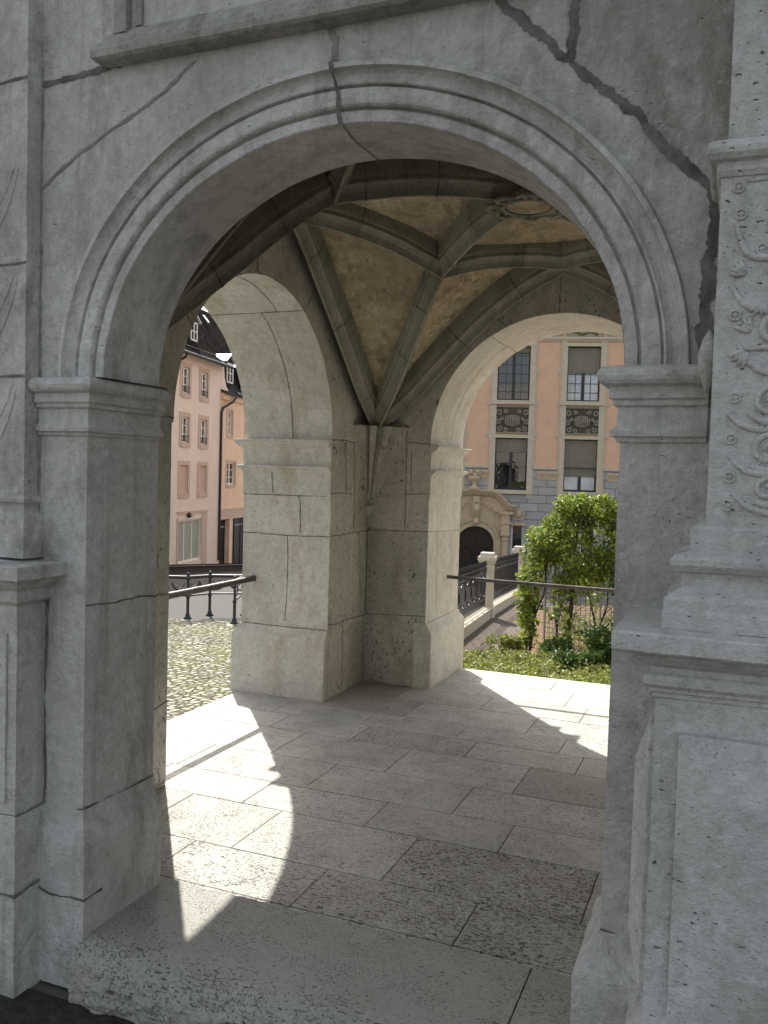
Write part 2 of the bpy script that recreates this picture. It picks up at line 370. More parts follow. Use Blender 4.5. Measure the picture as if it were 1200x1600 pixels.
def arch_pts(c, a, b, zs, n=48): return [(c - a*math.cos(math.pi*i/n), zs + b*math.sin(math.pi*i/n)) for i in range(n+1)]
def arch_face(mb, P, s0, s1, z0, z1, c, a, b, zs, ja, jb, step=.07, jitter=.0016, n=48):
    """face of a wall with an arched opening; P(s,z) -> point; jamb edges ja, jb below zs"""
    def rect(a0, a1, b0, b1):
        nu = max(1, int((a1-a0)/step)); nv = max(1, int((b1-b0)/step))
        mb.grid(lambda u, v: P(a0+(a1-a0)*u, b0+(b1-b0)*v), nu, nv, jitter)
    if ja > s0: rect(s0, ja, z0, zs)
    if jb < s1: rect(jb, s1, z0, zs)
    if c-a > s0: rect(s0, c-a, zs, z1)
    if c+a < s1: rect(c+a, s1, zs, z1)
    ap = arch_pts(c, a, b, zs, n); K = 26
    vs = []
    for s, z in ap:
        for k in range(K+1): f = (k/K)**1.2; vs.append(P(s, z+(z1-z)*f))
    fs = [(i*(K+1)+k, (i+1)*(K+1)+k, (i+1)*(K+1)+k+1, i*(K+1)+k+1) for i in range(n) for k in range(K)]
    mb.add(vs, fs, jitter)

# ---------------- front wall
fwall = MB()
arch_face(fwall, lambda s, z: V(s, 0, z), -1.56, 3.0, -.3, TOP, EX, EA+.172, EB+.172, ZS, 0, W, .06)
fwall.grid(lambda u, v: V(0, TJ*u, -.1+2.06*v), 8, 34, .0016)                     # reveals
fwall.grid(lambda u, v: V(W, TJ*u, -.1+2.06*v), 8, 34, .0016)
fwall.grid(lambda u, v: V(-.1+.16*u, TJ*v, ZS-.001), 2, 4, .0)
fwall.grid(lambda u, v: V(W+.1-.16*u, TJ*v, ZS-.001), 2, 4, .0)
arch_face(fwall, lambda s, z: V(s, TA, z), -.9, 2.6, ZS, TOP, EX, EA, EB, ZS, 0, W, .15)
fwall.grid(lambda u, v: V(-.9+.9*u, TJ, -.1+2.06*v), 4, 10, .001)
fwall.grid(lambda u, v: V(W+(2.6-W)*u, TJ, -.1+2.06*v), 4, 10, .001)
def el(t, r, y): return V(EX - (EA+r)*math.cos(math.pi*t), y, ZS + (EB+r)*math.sin(math.pi*t))
fwall.grid(lambda u, v: el(u, 0, .024+(TA-.024)*v), 90, 8, .0022)                 # intrados
fwall.box((-1.5, TA+.01, TOP-.02), (3.0, 5.2, TOP))
fj = lambda pts, w_, mi=1, jag=.4, sd_=0: fwall.ribbon([V(x, 0, z) for x, z in pts], V(0, -1, 0), w_, jag, .004, .0016, sd_, .005, mi)
fj([(-.222, 2.625), (-.05, 2.73), (.14, 2.82), (.30, 2.895), (.42, 2.975)], .016, 1, .5)
fj([(-.222, 2.985), (-.1, 2.99), (.12, 3.01)], .026, 2, .6, 1)
fj([(.905, 3.0), (.925, 2.96), (.922, 2.9)], .024, 1, .5, 2)
fj([(1.40, 3.03), (1.50, 2.93), (1.60, 2.82), (1.63, 2.80), (1.72, 2.715), (1.80, 2.64), (1.88, 2.55), (1.95, 2.475), (2.03, 2.40)], .032, 2, .6, 3)
fj([(1.645, 3.2), (1.642, 3.0), (1.648, 2.87), (1.635, 2.80)], .032, 2, .55, 4)
fj([(2.02, 1.955), (2.01, 2.1), (2.02, 2.25), (2.03, 2.42)], .045, 2, .5, 5)
fj([(-.212, 1.2), (-.218, 1.96), (-.220, 3.05)], .016, 1, .4, 6)
fj([(-.20, .42), (-.10, .402), (0.0, .425)], .012, 2, .4, 7)
fj([(1.81, .405), (1.92, .39)], .010, 2, .4, 8)
fj([(-.18, .2), (-.17, .5), (-.18, .85), (-.165, 1.22)], .014, 2, .6, 9)
lrv = lambda pts, w_, mi=2, sd_=0: fwall.ribbon([V(0, y, z) for y, z in pts], V(1, 0, 0), w_, .5, .004, .0016, sd_, .005, mi)
lrv([(0, 1.158), (.15, 1.15), (.28, 1.155), (.40, 1.145)], .009, 2, 1)
lrv([(0, .425), (.14, .418), (.40, .422)], .016, 2, 2)
# keystone joint across the soffit
fwall.ribbon([V(.942, .024, ZS+EB-.001), V(.93, .12, ZS+EB-.001), V(.935, TA, ZS+EB-.001)], V(0, 0, -1), .006, .4, .003, .0022, 3)
def tone_front(c):
    x, z = c.x, c.z
    crack = 3.03-(x-1.40)*1.01
    if z < ZS: return .03 if x < .5 else -.06
    if x < .42 and z > 2.625+(x+.222)*.55: return .06
    if x > 1.40 and z > crack: return -.16 if x > 1.64 else -.02
    return .05 if x < .925 else -.05
fw_o = fwall.build('front_arch_wall', ['front', 'mortar', 'darkmortar'], portico, tone=tone_front)

# moulded archivolt
av = MB()
prof = [(0, .026), (.004, .022), (.034, .021), (.036, .032), (.043, .032), (.045, .014), (.050, .006), (.056, .004), (.096, .004), (.098, .015), (.103, .015), (.105, -.002), (.110, -.005), (.116, .003), (.126, .010), (.138, .009), (.147, .000), (.150, -.010), (.152, -.020), (.166, -.020), (.169, -.016), (.1695, .004), (.1735, .006)]
vs = []; NT_ = 130
for i in range(NT_+1):
    for r, y in prof: vs.append(el(i/NT_, r, y))
m = len(prof); av.add(vs, [(i*m+j, i*m+j+1, (i+1)*m+j+1, (i+1)*m+j) for i in range(NT_) for j in range(m-1)], .0018)
av.ribbon([V(.942, .020, ZS+EB), V(.938, .004, ZS+EB+.06), V(.932, .002, ZS+EB+.1), V(.925, -.02, ZS+EB+.16), V(.922, -.02, ZS+EB+.172)], V(0, -1, 0), .016, .5, .006, .0018, 2)
av.build('archivolt', ['front', 'darkmortar'], fw_o, tone=lambda c: .12 if c.x < .925 else .02)

def impost_prof(zt, z=0):
    """torus, fascia, fillet, band, astragal (from top down), offset = projection"""
    p = [(-.02, zt+.001), (.018, zt), (.040, zt-.004)]
    for a in range(0, 181, 30): p.append((.040+.020*math.sin(R(a)), zt-.006-.024*(1-math.cos(R(a)))))
    p += [(.030, zt-.058), (.030, zt-.088), (.020, zt-.094), (.020, zt-.106), (.008, zt-.112), (.010, zt-.158), (.018, zt-.170), (.026, zt-.177), (.024, zt-.190), (.012, zt-.194), (.010, zt-.204), (-.004, zt-.210)]
    return p
def base_prof(zt, pr=.055, zb=-.2):
    return [(-.004, zt), (.006, zt-.004), (.012, zt-.03), (.024, zt-.06), (.045, zt-.085), (pr-.004, zt-.10), (pr, zt-.112), (pr, zt-.25), (pr, zb)]
ip = MB(); ip.planpath([(-.215, 0.), (0, 0), (0, TJ)], impost_prof(ZS), .0014, 1, .03); ip.build('impost', ['front'], fw_o)
ip = MB(); ip.planpath([(W, TJ), (W, 0), (2.03, 0)], impost_prof(ZS), .0014, 1, .03); ip.build('impost', ['front'], fw_o)
bs = MB(); bs.planpath([(-.18, 0.), (0, 0), (0, TJ-.012)], base_prof(.425), .003, 1, .03)
bs.add([V(.055, TJ-.012, z) for z in (-.2, .31)]+[V(-.03, TJ-.012, z) for z in (.42, -.2)], [(0, 1, 2, 3)])
bs.ribbon([V(-.18, -.055, .155), V(-.09, -.055, .125), V(.055, -.055, .13), V(.055, .04, .135)], [V(0, -1, 0), V(0, -1, 0), V(.7, -.7, 0), V(1, 0, 0)], .010, .6, .003, .003, 4)
bs.build('pier_base', ['front', 'darkmortar'], fw_o)
bs = MB(); bs.planpath([(W, TJ-.012), (W, 0), (1.99, 0)], base_prof(.405, .065), .004, 1, .03); bs.build('pier_base', ['front', 'darkmortar'], fw_o)

# panel frame above the arch
pf = MB(); x0, x1 = .112, 2.2
pr = [(-.01, 3.002), (.0, 3.0), (.055, 3.004), (.066, 3.012), (.066, 3.036), (.052, 3.052), (.05, 3.062), (.034, 3.082), (.024, 3.10), (.01, 3.115), (-.03, 3.13), (-.03, 3.16)]
pf.planpath([(x0, .06), (x0, 0), (x1, 0), (x1, .06)], pr, .002, 1, .05)
pf.box((x0-.0, -.03, 3.10), (x0+.05, .01, 4.3), 0, .001); pf.box((x0+.075, -.012, 3.12), (x0+.10, .01, 4.3), 0, .001)
pf.box((x1-.05, -.03, 3.10), (x1, .01, 4.3)); pf.box((x0, -.04, 4.28), (x1, .01, 4.36))
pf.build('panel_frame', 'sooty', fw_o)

# ---------------- left wall
INNER = True
lw = MB()
arch_face(lw, lambda s, z: V(XI, s, z), TF, YI, -.1, TOP, LC, LR_, LR_, LZ, LY0, LY1, .06)
arch_face(lw, lambda s, z: V(XO, s, z), 0, YO, -1.6, TOP, LC, LR_, LR_, LZ, LY0, LY1, .12)
lw.grid(lambda u, v: V(XO+(XI-XO)*u, LY0, -.1+(LZ+.1)*v), 10, 26, .0016)
lw.mi_start = len(lw.f); lw.cur = 2
lw.grid(lambda u, v: V(XO+(XI-XO)*u, LY1, -.1+(LZ+.1)*v), 12, 32, .0016)
lw.grid(lambda u, v: V(XO+(XI-XO)*v, LC-LR_*math.cos(math.pi*u), LZ+LR_*math.sin(math.pi*u)), 70, 10, .0016)
lw.cur = 0
lwj = lambda pts, w_=.010, sd_=0: lw.ribbon([V(XI, y, z) for y, z in pts], V(1, 0, 0), w_, .5, .0035, .0016, sd_)
for i, p in enumerate([[(3.19, 1.19), (3.5, 1.195), (3.86, 1.205)], [(3.19, .55), (3.35, .535), (3.5, .545), (3.87, .53)], [(3.44, .52), (3.46, .25), (3.47, .02)], [(3.41, 1.87), (3.44, 1.7), (3.46, 1.51)], [(3.19, 1.50), (3.4, 1.505), (3.56, 1.49)], [(3.57, 1.89), (3.6, 1.5), (3.61, 1.2)], [(3.71, 1.19), (3.75, .85), (3.77, .55)], [(2.71, 2.70), (2.84, 2.87)], [(3.19, LZ+.0), (3.4, LZ+.005), (3.57, LZ)], [(.75, 1.0), (1.0, 1.02), (1.3, 1.0)], [(.75, .42), (1.0, .40), (1.3, .44)], [(.9, 1.9), (1.3, 1.91)], [(2.1, 2.83), (2.08, 3.1)], [(1.45, 2.4), (1.25, 2.6)]]): lwj(p, .010 if i < 8 else .011, i)
rvj = lambda pts, w_=.009, sd_=0: lw.ribbon([V(x, LY1, z) for x, z in pts], V(0, -1, 0), w_, .45, .0035, .0016, sd_)
for i, p in enumerate([[(XO, 1.475), (-.82, 1.475), (XI, 1.485)], [(-.845, 1.475), (-.825, 1.44), (-.82, 1.21)], [(XO, 1.19), (-.95, 1.18), (XI, 1.19)], [(-.925, 1.18), (-.915, .9), (-.93, .55)], [(XO, .505), (XI, .505)]]): rvj(p, .011 if i == 1 else .009, i+20)
def intr(u, x): return V(x, LC-LR_*math.cos(math.pi*u), LZ+LR_*math.sin(math.pi*u)), V(0, math.cos(math.pi*u), -math.sin(math.pi*u))
def curvej(mb, us, xs, w_, sd_):
    P = []; N = []
    n = 24
    for k in range(n+1):
        f = k/n; a, b = intr(us[0]+(us[1]-us[0])*f, xs[0]+(xs[1]-xs[0])*f+.006*noise.noise(V(f*4, sd_, 0))); P.append(a); N.append(b)
    mb.ribbon(P, N, w_, .4, .0035, .0016, sd_)
curvej(lw, (.66, .66), (XO, XI), .008, 31); curvej(lw, (.66, 1.0), (-.90, -.90), .010, 32); curvej(lw, (.66, .36), (-.78, -.74), .010, 33); curvej(lw, (.36, .36), (XO, XI), .008, 34)
curvej(lw, (0., .36), (-.95, -.95), .009, 35)
def hsh(*a): return (math.sin(sum((i+1)*12.9898*v for i, v in enumerate(a))*43.7)*43758.5) % 1
def tone_inner(c):
    zs_ = [.53, 1.195, 1.49, 1.885, 9]; k = next(i for i, z in enumerate(zs_) if c.z < z)
    if c.y > 3.17 and c.y < 3.21 and c.x < XI: sp_ = [(-9,), (-.922,), (-.822,), (-1.055,), (-.9,)][k][0]; return .2*(hsh(k, 1 if c.x > sp_ else 2)-.5)
    if k == 4 and c.x < XI+.02 and c.x > XO and abs(c.x-XI) > .01: return .16*(hsh(7 if c.x > -.86 else 8, 3 if c.y > 2.71 else 4)-.5)
    if abs(c.x-XI) < .02: return .24*(hsh(k, 5, 1 if c.y > 3.56 else 0)-.5)
    if abs(c.y-YI) < .02: return .26*(hsh(k, 6, 1 if c.x > -.263 else 0)-.5)
    return .14*(hsh(k, 9)-.5)
lw_o = lw.build('left_arch_wall', ['inner', 'lightmortar', 'smooth'], portico, tone=tone_inner)

def inner_impost(zt):
    p = [(-.01, zt+.002), (.058, zt), (.064, zt-.006), (.063, zt-.016), (.054, zt-.020), (.052, zt-.034), (.040, zt-.046), (.022, zt-.058), (.012, zt-.072), (.009, zt-.085), (.008, zt-.186)]
    q = zt-.190
    return p + [(.008, q), (.040, q-.002), (.046, q-.008), (.045, q-.020), (.030, q-.028), (.018, q-.042), (.008, q-.055), (.006, q-.085), (.0055, q-.215), (-.004, q-.217)]
def flip_path_sweep(path, prof, jitter=.0012, seg=.04):
    mb = MB(); mb.planpath(path, prof, jitter, 1, seg); return mb
def endcap(mb, p, o, prof, back=-.03):
    """close the moulding end: p point (x,y), o outward unit (x,y)"""
    vs = [V(p[0]+o[0]*d, p[1]+o[1]*d, z) for d, z in prof]; vs += [V(p[0]+o[0]*back, p[1]+o[1]*back, prof[-1][1]), V(p[0]+o[0]*back, p[1]+o[1]*back, prof[0][1])]
    mb.add(vs, [tuple(range(len(vs)))], .0)
# right-hand side of travel is outwards: far reveal faces -y so travel in -x ... (dir -x -> right = +y) hence reverse
ipf = inner_impost(LZ)
im = flip_path_sweep([(XO, LY1+.5), (XO, LY1), (XI-.001, LY1)][::1], [(d, z) for d, z in ipf]); 
endcap(im, (XI-.001, LY1), (0, -1), ipf)
im.ribbon([V(-1.06, LY1-.012, 1.66), V(-1.05, LY1-.010, 1.49)], V(0, -1, 0), .008, .4, .004, 0, 3)
im.build('impost', ['smooth', 'lightmortar'], lw_o)
def inner_base(zt, zb=-.05, pr=.052): return [(-.004, zt), (.010, zt-.002), (.014, zt-.012), (.016, zt-.02), (.028, zt-.04), (.046, zt-.066), (pr-.002, zt-.075), (pr, zt-.085), (pr, .2), (pr, zb)]
ib = inner_base(.505)
bb = flip_path_sweep([(XO, LY1+.5), (XO, LY1), (XI-.001, LY1)], inner_base(.505, -1.5), .0016); endcap(bb, (XI-.001, LY1), (0, -1), inner_base(.505, -.05))
bb.build('pier_base', ['smooth'], lw_o)

# ---------------- back wall
bw = MB()
arch_face(bw, lambda s, z: V(s, YI, z), XI, RX, -.1, TOP, BC, BR_, BR_, BZ, BX0, BX1, .06)
arch_face(bw, lambda s, z: V(s, YO, z), XO, 3.1, -1.6, TOP, BC, BR_, BR_, BZ, BX0, BX1, .12)
bw.cur = 2
bw.grid(lambda u, v: V(BX0, YI+(YO-YI)*u, -.1+(BZ+.1)*v), 12, 32, .0016)
bw.grid(lambda u, v: V(BX1, YI+(YO-YI)*u, -.1+(BZ+.1)*v), 12, 32, .0016)
bw.grid(lambda u, v: V(BC-BR_*math.cos(math.pi*u), YI+(YO-YI)*v, BZ+BR_*math.sin(math.pi*u)), 70, 10, .0016)
bw.cur = 0
for i, p in enumerate([[(XI, 1.205), (-.3, 1.21), (BX0, 1.22)], [(-.268, 2.03), (-.262, 1.6), (-.262, 1.22)], [(-.255, 1.50), (BX0, 1.51)], [(XI, .54), (-.3, .55), (BX0, .56)], [(-.148, .54), (-.142, .02)], [(-.265, 1.90), (-.15, 1.895), (BX0, BZ)], [(.49, 2.765), (.38, 2.86)], [(-.225, 1.85), (-.22, 1.52)], [(.88, 2.85), (.88, 3.1)]]):
    bw.ribbon([V(x, YI, z) for x, z in p], V(0, -1, 0), .012 if i == 1 else .009, .5, .0035, .0016, i+50)
for i, p in enumerate([[(YI, 1.215), (YO, 1.19)], [(4.09, 1.2), (4.12, .56)], [(YI, 1.505), (YO, 1.50)]]):
    bw.ribbon([V(BX0, y, z) for y, z in p], V(1, 0, 0), .005, .4, .003, .0016, i+60)
P = []; N = []
for k in range(25):
    u = .02+.30*k/24; P.append(V(BC-BR_*math.cos(math.pi*u), 4.36+.01*math.sin(k), BZ+BR_*math.sin(math.pi*u))); N.append(V(math.cos(math.pi*u), 0, -math.sin(math.pi*u)))
bw.ribbon(P, N, .006, .4, .003, .0016, 70)
u = .32; pa = lambda y: V(BC-BR_*math.cos(math.pi*u), y, BZ+BR_*math.sin(math.pi*u)); bw.ribbon([pa(YI), pa(YO)], V(math.cos(math.pi*u), 0, -math.sin(math.pi*u)), .007, .4, .003, .0016, 71)
bw.ribbon([V(XI+.004, YI, .54), V(XI+.004, YI, 1.2)], V(.7, -.7, 0), .014, .5, .004, .001, 72)
bw_o = bw.build('back_arch_wall', ['inner', 'lightmortar', 'smooth'], portico, tone=tone_inner)
im = flip_path_sweep([(BX0, YI+.001), (BX0, YO), (BX0-.5, YO)], ipf); endcap(im, (BX0, YI+.001), (1, 0), ipf); im.build('impost', ['smooth'], bw_o)
im = flip_path_sweep([(BX1+.5, YO), (BX1, YO), (BX1, YI+.001)], ipf); endcap(im, (BX1, YI+.001), (-1, 0), ipf); im.build('impost', ['smooth'], bw_o)
bpf = inner_base(.505, -1.5)
bb = flip_path_sweep([(BX0, YI-.010), (BX0, YO), (BX0-.5, YO)], bpf, .0016); endcap(bb, (BX0, YI-.010), (1, 0), bpf, -.09)
bb.build('pier_base', ['smooth'], bw_o)
bb = flip_path_sweep([(BX1+.5, YO), (BX1, YO), (BX1, YI-.010)], bpf, .0016); endcap(bb, (BX1, YI-.010), (-1, 0), bpf, -.09); bb.build('pier_base', ['smooth'], bw_o)

# ---------------- right wall
rw = MB(); rw.grid(lambda u, v: V(RX, TF+(YI-TF)*u, -.1+(TOP+.1)*v), 30, 40, .0016)
for i, z in enumerate((.5, 1.2, 1.9, 2.5)): rw.ribbon([V(RX, TJ, z), V(RX, YI, z+.01)], V(-1, 0, 0), .01, .4, .0035, .0016, i+80)
rw.build('right_wall', ['inner', 'lightmortar'], portico)
INNER = False
us = MB(); us.box((-1.57, .02, TOP), (3.3, 5.25, 9.4)); us.box((3.3, .05, -1.6), (9., 7, 9.4)); us.box((2.9, .003, -.3), (3.3, 5.2, TOP-.003))
us.build('upper_storey', 'front', portico)
INNER = True

# ---------------- vault
CB = V(1.03, 2.17, 3.105)
def cat(pts, n=10):
    pts = [Vector(p) for p in pts]; o = []
    for i in range(len(pts)-1):
        p0 = pts[max(i-1, 0)]; p1 = pts[i]; p2 = pts[i+1]; p3 = pts[min(i+2, len(pts)-1)]
        for k in range(n):
            t = k/n; o.append(.5*((2*p1)+(p2-p0)*t+(2*p0-5*p1+4*p2-p3)*t*t+(3*p1-p0-3*p2+p3)*t**3))
    o.append(pts[-1]); return o
def resample(pts, n):
    L = [0]
    for a, b in zip(pts, pts[1:]): L.append(L[-1]+(b-a).length)
    o = []; j = 0
    for k in range(n+1):
        d = L[-1]*k/n
        while j < len(L)-2 and L[j+1] < d: j += 1
        f = (d-L[j])/max(1e-9, L[j+1]-L[j]); o.append(pts[j].lerp(pts[j+1], f))
    return o
mx, my = .93, 2.165
def mirx(p): return V(2*mx-p.x, p.y, p.z)
def miry(p): return V(p.x, 2*my-p.y, p.z)
J2 = V(.280, 2.975, 2.93)
wallL = [V(-.50, 3.72, 2.00), V(-.49, 3.40, 2.24), V(-.49, 3.07, 2.55), V(-.49, 2.79, 2.80), V(-.47, 2.50, 3.02), V(-.41, 2.20, 3.135)]
wallB = [V(-.44, 3.78, 2.00), V(-.20, 3.76, 2.17), V(.10, 3.76, 2.48), V(.38, 3.76, 2.75), V(.66, 3.76, 2.96), V(.97, 3.72, 3.105)]
diag = [V(-.44, 3.73, 2.00), V(-.25, 3.54, 2.22), V(-.03, 3.30, 2.50), V(.12, 3.14, 2.72), J2]
inner_d = [J2, V(.62, 2.60, 3.05), CB]
JL, JB_ = wallL[-1], wallB[-1]
lierL = [J2, V(.05, 2.66, 3.045), V(-.20, 2.38, 3.115), JL]
lierB = [J2, V(.48, 3.22, 3.03), V(.72, 3.48, 3.09), JB_]
rib_prof = [(.004, 0), (.009, .002), (.012, .018), (.020, .040), (.036, .060), (.048, .068), (.052, .074), (.050, .096), (.056, .100), (.060, .12), (.066, .27)]
vault = MB()
def websh(p): return p + V(0, 0, .185)
def patch(A, B, n=26, mcols=10):
    A = resample(A, n); B = resample(B, n)
    vs = []
    for i in range(n+1):
        for j in range(mcols+1):
            f = j/mcols; p = A[i].lerp(B[i], f); sag = .05*math.sin(math.pi*f)*min(1, i/(n*.4)); vs.append(websh(p)+V(0, 0, sag))
    vault.add(vs, [(i*(mcols+1)+j, (i+1)*(mcols+1)+j, (i+1)*(mcols+1)+j+1, i*(mcols+1)+j+1) for i in range(n) for j in range(mcols)], .006)
ribs = []
def ex(pts, mul=.12, d=None):  # push towards wall for web edges
    return pts
for fx in (0, 1):
    for fy in (0, 1):
        T = lambda p: (miry(mirx(p)) if fy else mirx(p)) if fx else (miry(p) if fy else p)
        def TT(l):
            q = [T(p) for p in l]
            return q
        wl, wb, dg, idg, ll, lb = [cat(TT(l), 8) for l in (wallL, wallB, diag, inner_d, lierL, lierB)]
        # the inner diagonals of the mirrored quarters meet the same boss
        def fix(l):
            return [p if (p-T(CB)).length > .75 else p.lerp(p+(CB-T(CB)), max(0, 1-(p-T(CB)).length/.75)) for p in l]
        idg = fix(idg)
        if fy: dg = [p+V(0, 0, .055*math.sin(math.pi*min(1, i/(len(dg)-1)))) for i, p in enumerate(dg)]
        wlo = [V((XI if not fx else RX) , p.y, p.z) for p in wl]; wbo = [V(p.x, (YI if not fy else TF), p.z) for p in wb]
        patch(dg, wlo); patch(dg, wbo)
        patch([wlo[-1], wlo[-1].lerp(wl[-1], .5), wl[-1]], [dg[-1]]*3, 3, 10)
        # star cells
        patch(idg, [wlo[-1].lerp(CB, f/8) for f in range(9)], 16, 12) if False else patch(idg, [wl[-1].lerp(CB, (f/12)) for f in range(13)], 16, 12)
        patch(idg, [wb[-1].lerp(CB, (f/12)) for f in range(13)], 16, 12)
        ribs += [(wl, 'w'), (wb, 'w'), (dg, 'd'), (idg, 'd'), (ll, 'l'), (lb, 'l')]
vault.build('vault_plaster', ['web'], portico, False)
def rib_mesh(path, k):
    path = resample(path, 34); mb = MB(); pr = [(-a, b) for a, b in reversed(rib_prof)]+list(rib_prof); mm = len(pr); vs = []; fr = []
    for i, p in enumerate(path):
        t = (path[min(i+1, 34)]-path[max(i-1, 0)]).normalized(); s_ = t.cross(V(0, 0, 1))
        s_ = s_.normalized(); n_ = s_.cross(t).normalized()
        if n_.z < 0: n_ = -n_
        fr.append((p, s_, n_, t))
        vs += [p + s_*a + n_*b for a, b in pr]
    mb.add(vs, [(i*mm+j, (i+1)*mm+j, (i+1)*mm+j+1, i*mm+j+1) for i in range(34) for j in range(mm-1)], .0014)
    for jt in ((.16, .5, .8) if k != 'l' else (.12, .62)):
        i = int(jt*34); p, s_, n_, t = fr[i]
        ring = []
        for a, b in pr:
            o = s_*(1 if a > 0 else -1)*.003 - n_*.002
            ring += [p+s_*a+n_*b+o-t*.0042, p+s_*a+n_*b+o+t*.0042]
        mb.add(ring, [(2*j, 2*j+1, 2*j+3, 2*j+2) for j in range(mm-1)], .0014, 1)
    return mb
for path, k in ribs: rib_mesh(path, k).build('vault_rib', ['ribstone', 'darkmortar'], portico)
# boss with a carved cartouche
bo = MB(); z = CB.z-.012
bo.lathe([(.0, z-.012), (.10, z-.012), (.125, z-.004), (.13, z+.03), (.10, z+.08)], (CB.x, CB.y, 0), 28)
bo.cur = 1
def spiral(c, r0, r1, a0, a1, up_, ux, uy, n=26): return [c + ux*(r0+(r1-r0)*k/n)*math.cos(a0+(a1-a0)*k/n) + uy*(r0+(r1-r0)*k/n)*math.sin(a0+(a1-a0)*k/n) for k in range(n+1)]
for k in range(8):
    a = 2*math.pi*k/8+.2; c = V(CB.x+.165*math.cos(a), CB.y+.165*math.sin(a), z-.004); ux = V(math.cos(a), math.sin(a), 0); uy = V(-math.sin(a), math.cos(a), 0)
    bo.tube(spiral(c, .012, .05, 0, 7.0*(1 if k % 2 else -1), 0, ux, uy, 26), [.006+.010*q/26 for q in range(27)], 7)
    bo.tube([c+uy*-.06+ux*.0, c-uy*.02+ux*.055, c+uy*.03+ux*.05, c+uy*.07-ux*.01], [.008, .014, .014, .008], 7)
for k in range(40): pass
bo.tube([V(CB.x+.135*math.cos(2*math.pi*k/32), CB.y+.135*math.sin(2*math.pi*k/32), z-.006) for k in range(33)], .012, 8)
bo.build('vault_boss', ['web', 'ribstone'], portico, True)
# corner corbels
def corbel(cx, cy, sx, sy):
    mb = MB(); n = 22
    # section points in corner-local (u along x wall, v along y wall), star with three ridges
    sec = [(0, .33), (.045, .29), (.075, .20), (.105, .235), (.135, .185), (.118, .118), (.185, .135), (.235, .105), (.20, .075), (.29, .045), (.33, 0)]
    m_ = len(sec); vs = []
    for i in range(n+1):
        f = i/n; z_ = 1.38+.64*f
        k = (.10 + .90*f**1.0)
        soft = .55 + .45*min(1, f*1.5)
        for (a, b) in sec:
            # away from ridge detail towards a smooth wedge at the bottom
            d = (a+b)/2
            vs.append(V(cx+sx*a*k, cy+sy*b*k, z_))
    fs = [(i*m_+j, i*m_+j+1, (i+1)*m_+j+1, (i+1)*m_+j) for i in range(n) for j in range(m_-1)]
    mb.add(vs, fs, .002)
    b0 = len(vs)-m_; mb.add([vs[b0+j] for j in range(m_)]+[V(cx, cy, 2.02)], [tuple(range(m_+1))])
    for i in range(8):
        pass
    mb.grid(lambda u, v: V(cx, cy, 1.375-.06*v)+V(sx*.045*math.sin(u*math.pi/2)*(1-.6*v), sy*.045*math.cos(u*math.pi/2)*(1-.6*v), 0), 8, 4, .001)
    mb.grid(lambda u, v: V(cx, cy, 1.392-.02*math.cos(math.pi*v))+V(sx*math.sin(u*math.pi/2), sy*math.cos(u*math.pi/2), 0)*(.045+.012*math.sin(math.pi*v)), 8, 5, .001)
    mb.cur = 1
    rg = [vs[b0+j]+V(0, 0, .002) for j in range(m_)]
    mb.ribbon([r+V(sx*.002, sy*.002, -.004) for r in rg], V(sx*.7, sy*.7, 0), .008, .4, .003, .0, 5)
    return mb
for cx, cy, sx, sy in ((XI, YI, 1, -1), (RX, YI, -1, -1), (XI, TF+.05, 1, 1), (RX, TF+.05, -1, 1)): corbel(cx, cy, sx, sy).build('corbel', ['inner', 'darkmortar'], portico)

# ---------------- guard bars across the side openings
def bar(name, a, b, label, th=1.):
    mb = MB(); n = 18; pts = [Vector(a).lerp(Vector(b), k/n)+V(0, 0, -.004*math.sin(math.pi*k/n)) for k in range(n+1)]
    d = (Vector(b)-Vector(a)).normalized(); sdv = d.cross(V(0, 0, 1)).normalized()
    vs = []
    for p in pts:
        for q in ((-.016, -.018), (.016, -.018), (.020, -.012), (.020, .014), (.014, .020), (-.014, .020), (-.020, .014), (-.020, -.012)): vs.append(jit(p+sdv*q[0]*th+V(0, 0, q[1])*th, .002, 12))
    mb.add(vs, [(i*8+j, i*8+(j+1) % 8, (i+1)*8+(j+1) % 8, (i+1)*8+j) for i in range(n) for j in range(8)]+[tuple(range(8)), tuple(n*8+j for j in range(8))])
    return tag(mb.build(name, 'rust'), label, 'guard rail', 'iron guard rails let into the piers')
bar('guard_rail', (-1.20, LY0-.01, .842), (-1.20, LY1+.01, .845), 'rusty iron bar across the left arch opening above the cobbles')
bar('guard_rail', (BX0-.01, 4.40, .815), (BX1+.01, 4.40, .80), 'rusty iron bar across the back arch opening in front of the garden', .72)
INNER = False

# ---------------- pilasters of the front
def side_bevel_panel(mb, o, ux, n_, wd, ht, rise=.035, inset=.085, fr=.012):
    fillet = .008
    """raised panel with bevelled facets; o lower-left corner, ux across, n_ outward"""
    uz = V(0, 0, 1)
    P = lambda a, b, d: o+ux*a+uz*b+n_*d
    a0, b0, a1, b1 = 0, 0, wd, ht; i = min(inset, wd*.42); j = inset*1.25
    vs = [P(a0, b0, 0), P(a1, b0, 0), P(a1, b1, 0), P(a0, b1, 0), P(a0, b0, fr), P(a1, b0, fr), P(a1, b1, fr), P(a0, b1, fr), P(i, j, rise), P(wd-i, j, rise), P(wd-i, ht-j, rise), P(i, ht-j, rise)]
    mb.add(vs, [(0, 1, 5, 4), (1, 2, 6, 5), (2, 3, 7, 6), (3, 0, 4, 7), (4, 5, 9, 8), (5, 6, 10, 9), (6, 7, 11, 10), (7, 4, 8, 11), (8, 9, 10, 11)], .002)
def facegrid(mb, fn, w_, h_, st=.05, j=.002): mb.grid(fn, max(1, int(w_/st)), max(1, int(h_/st)), j)

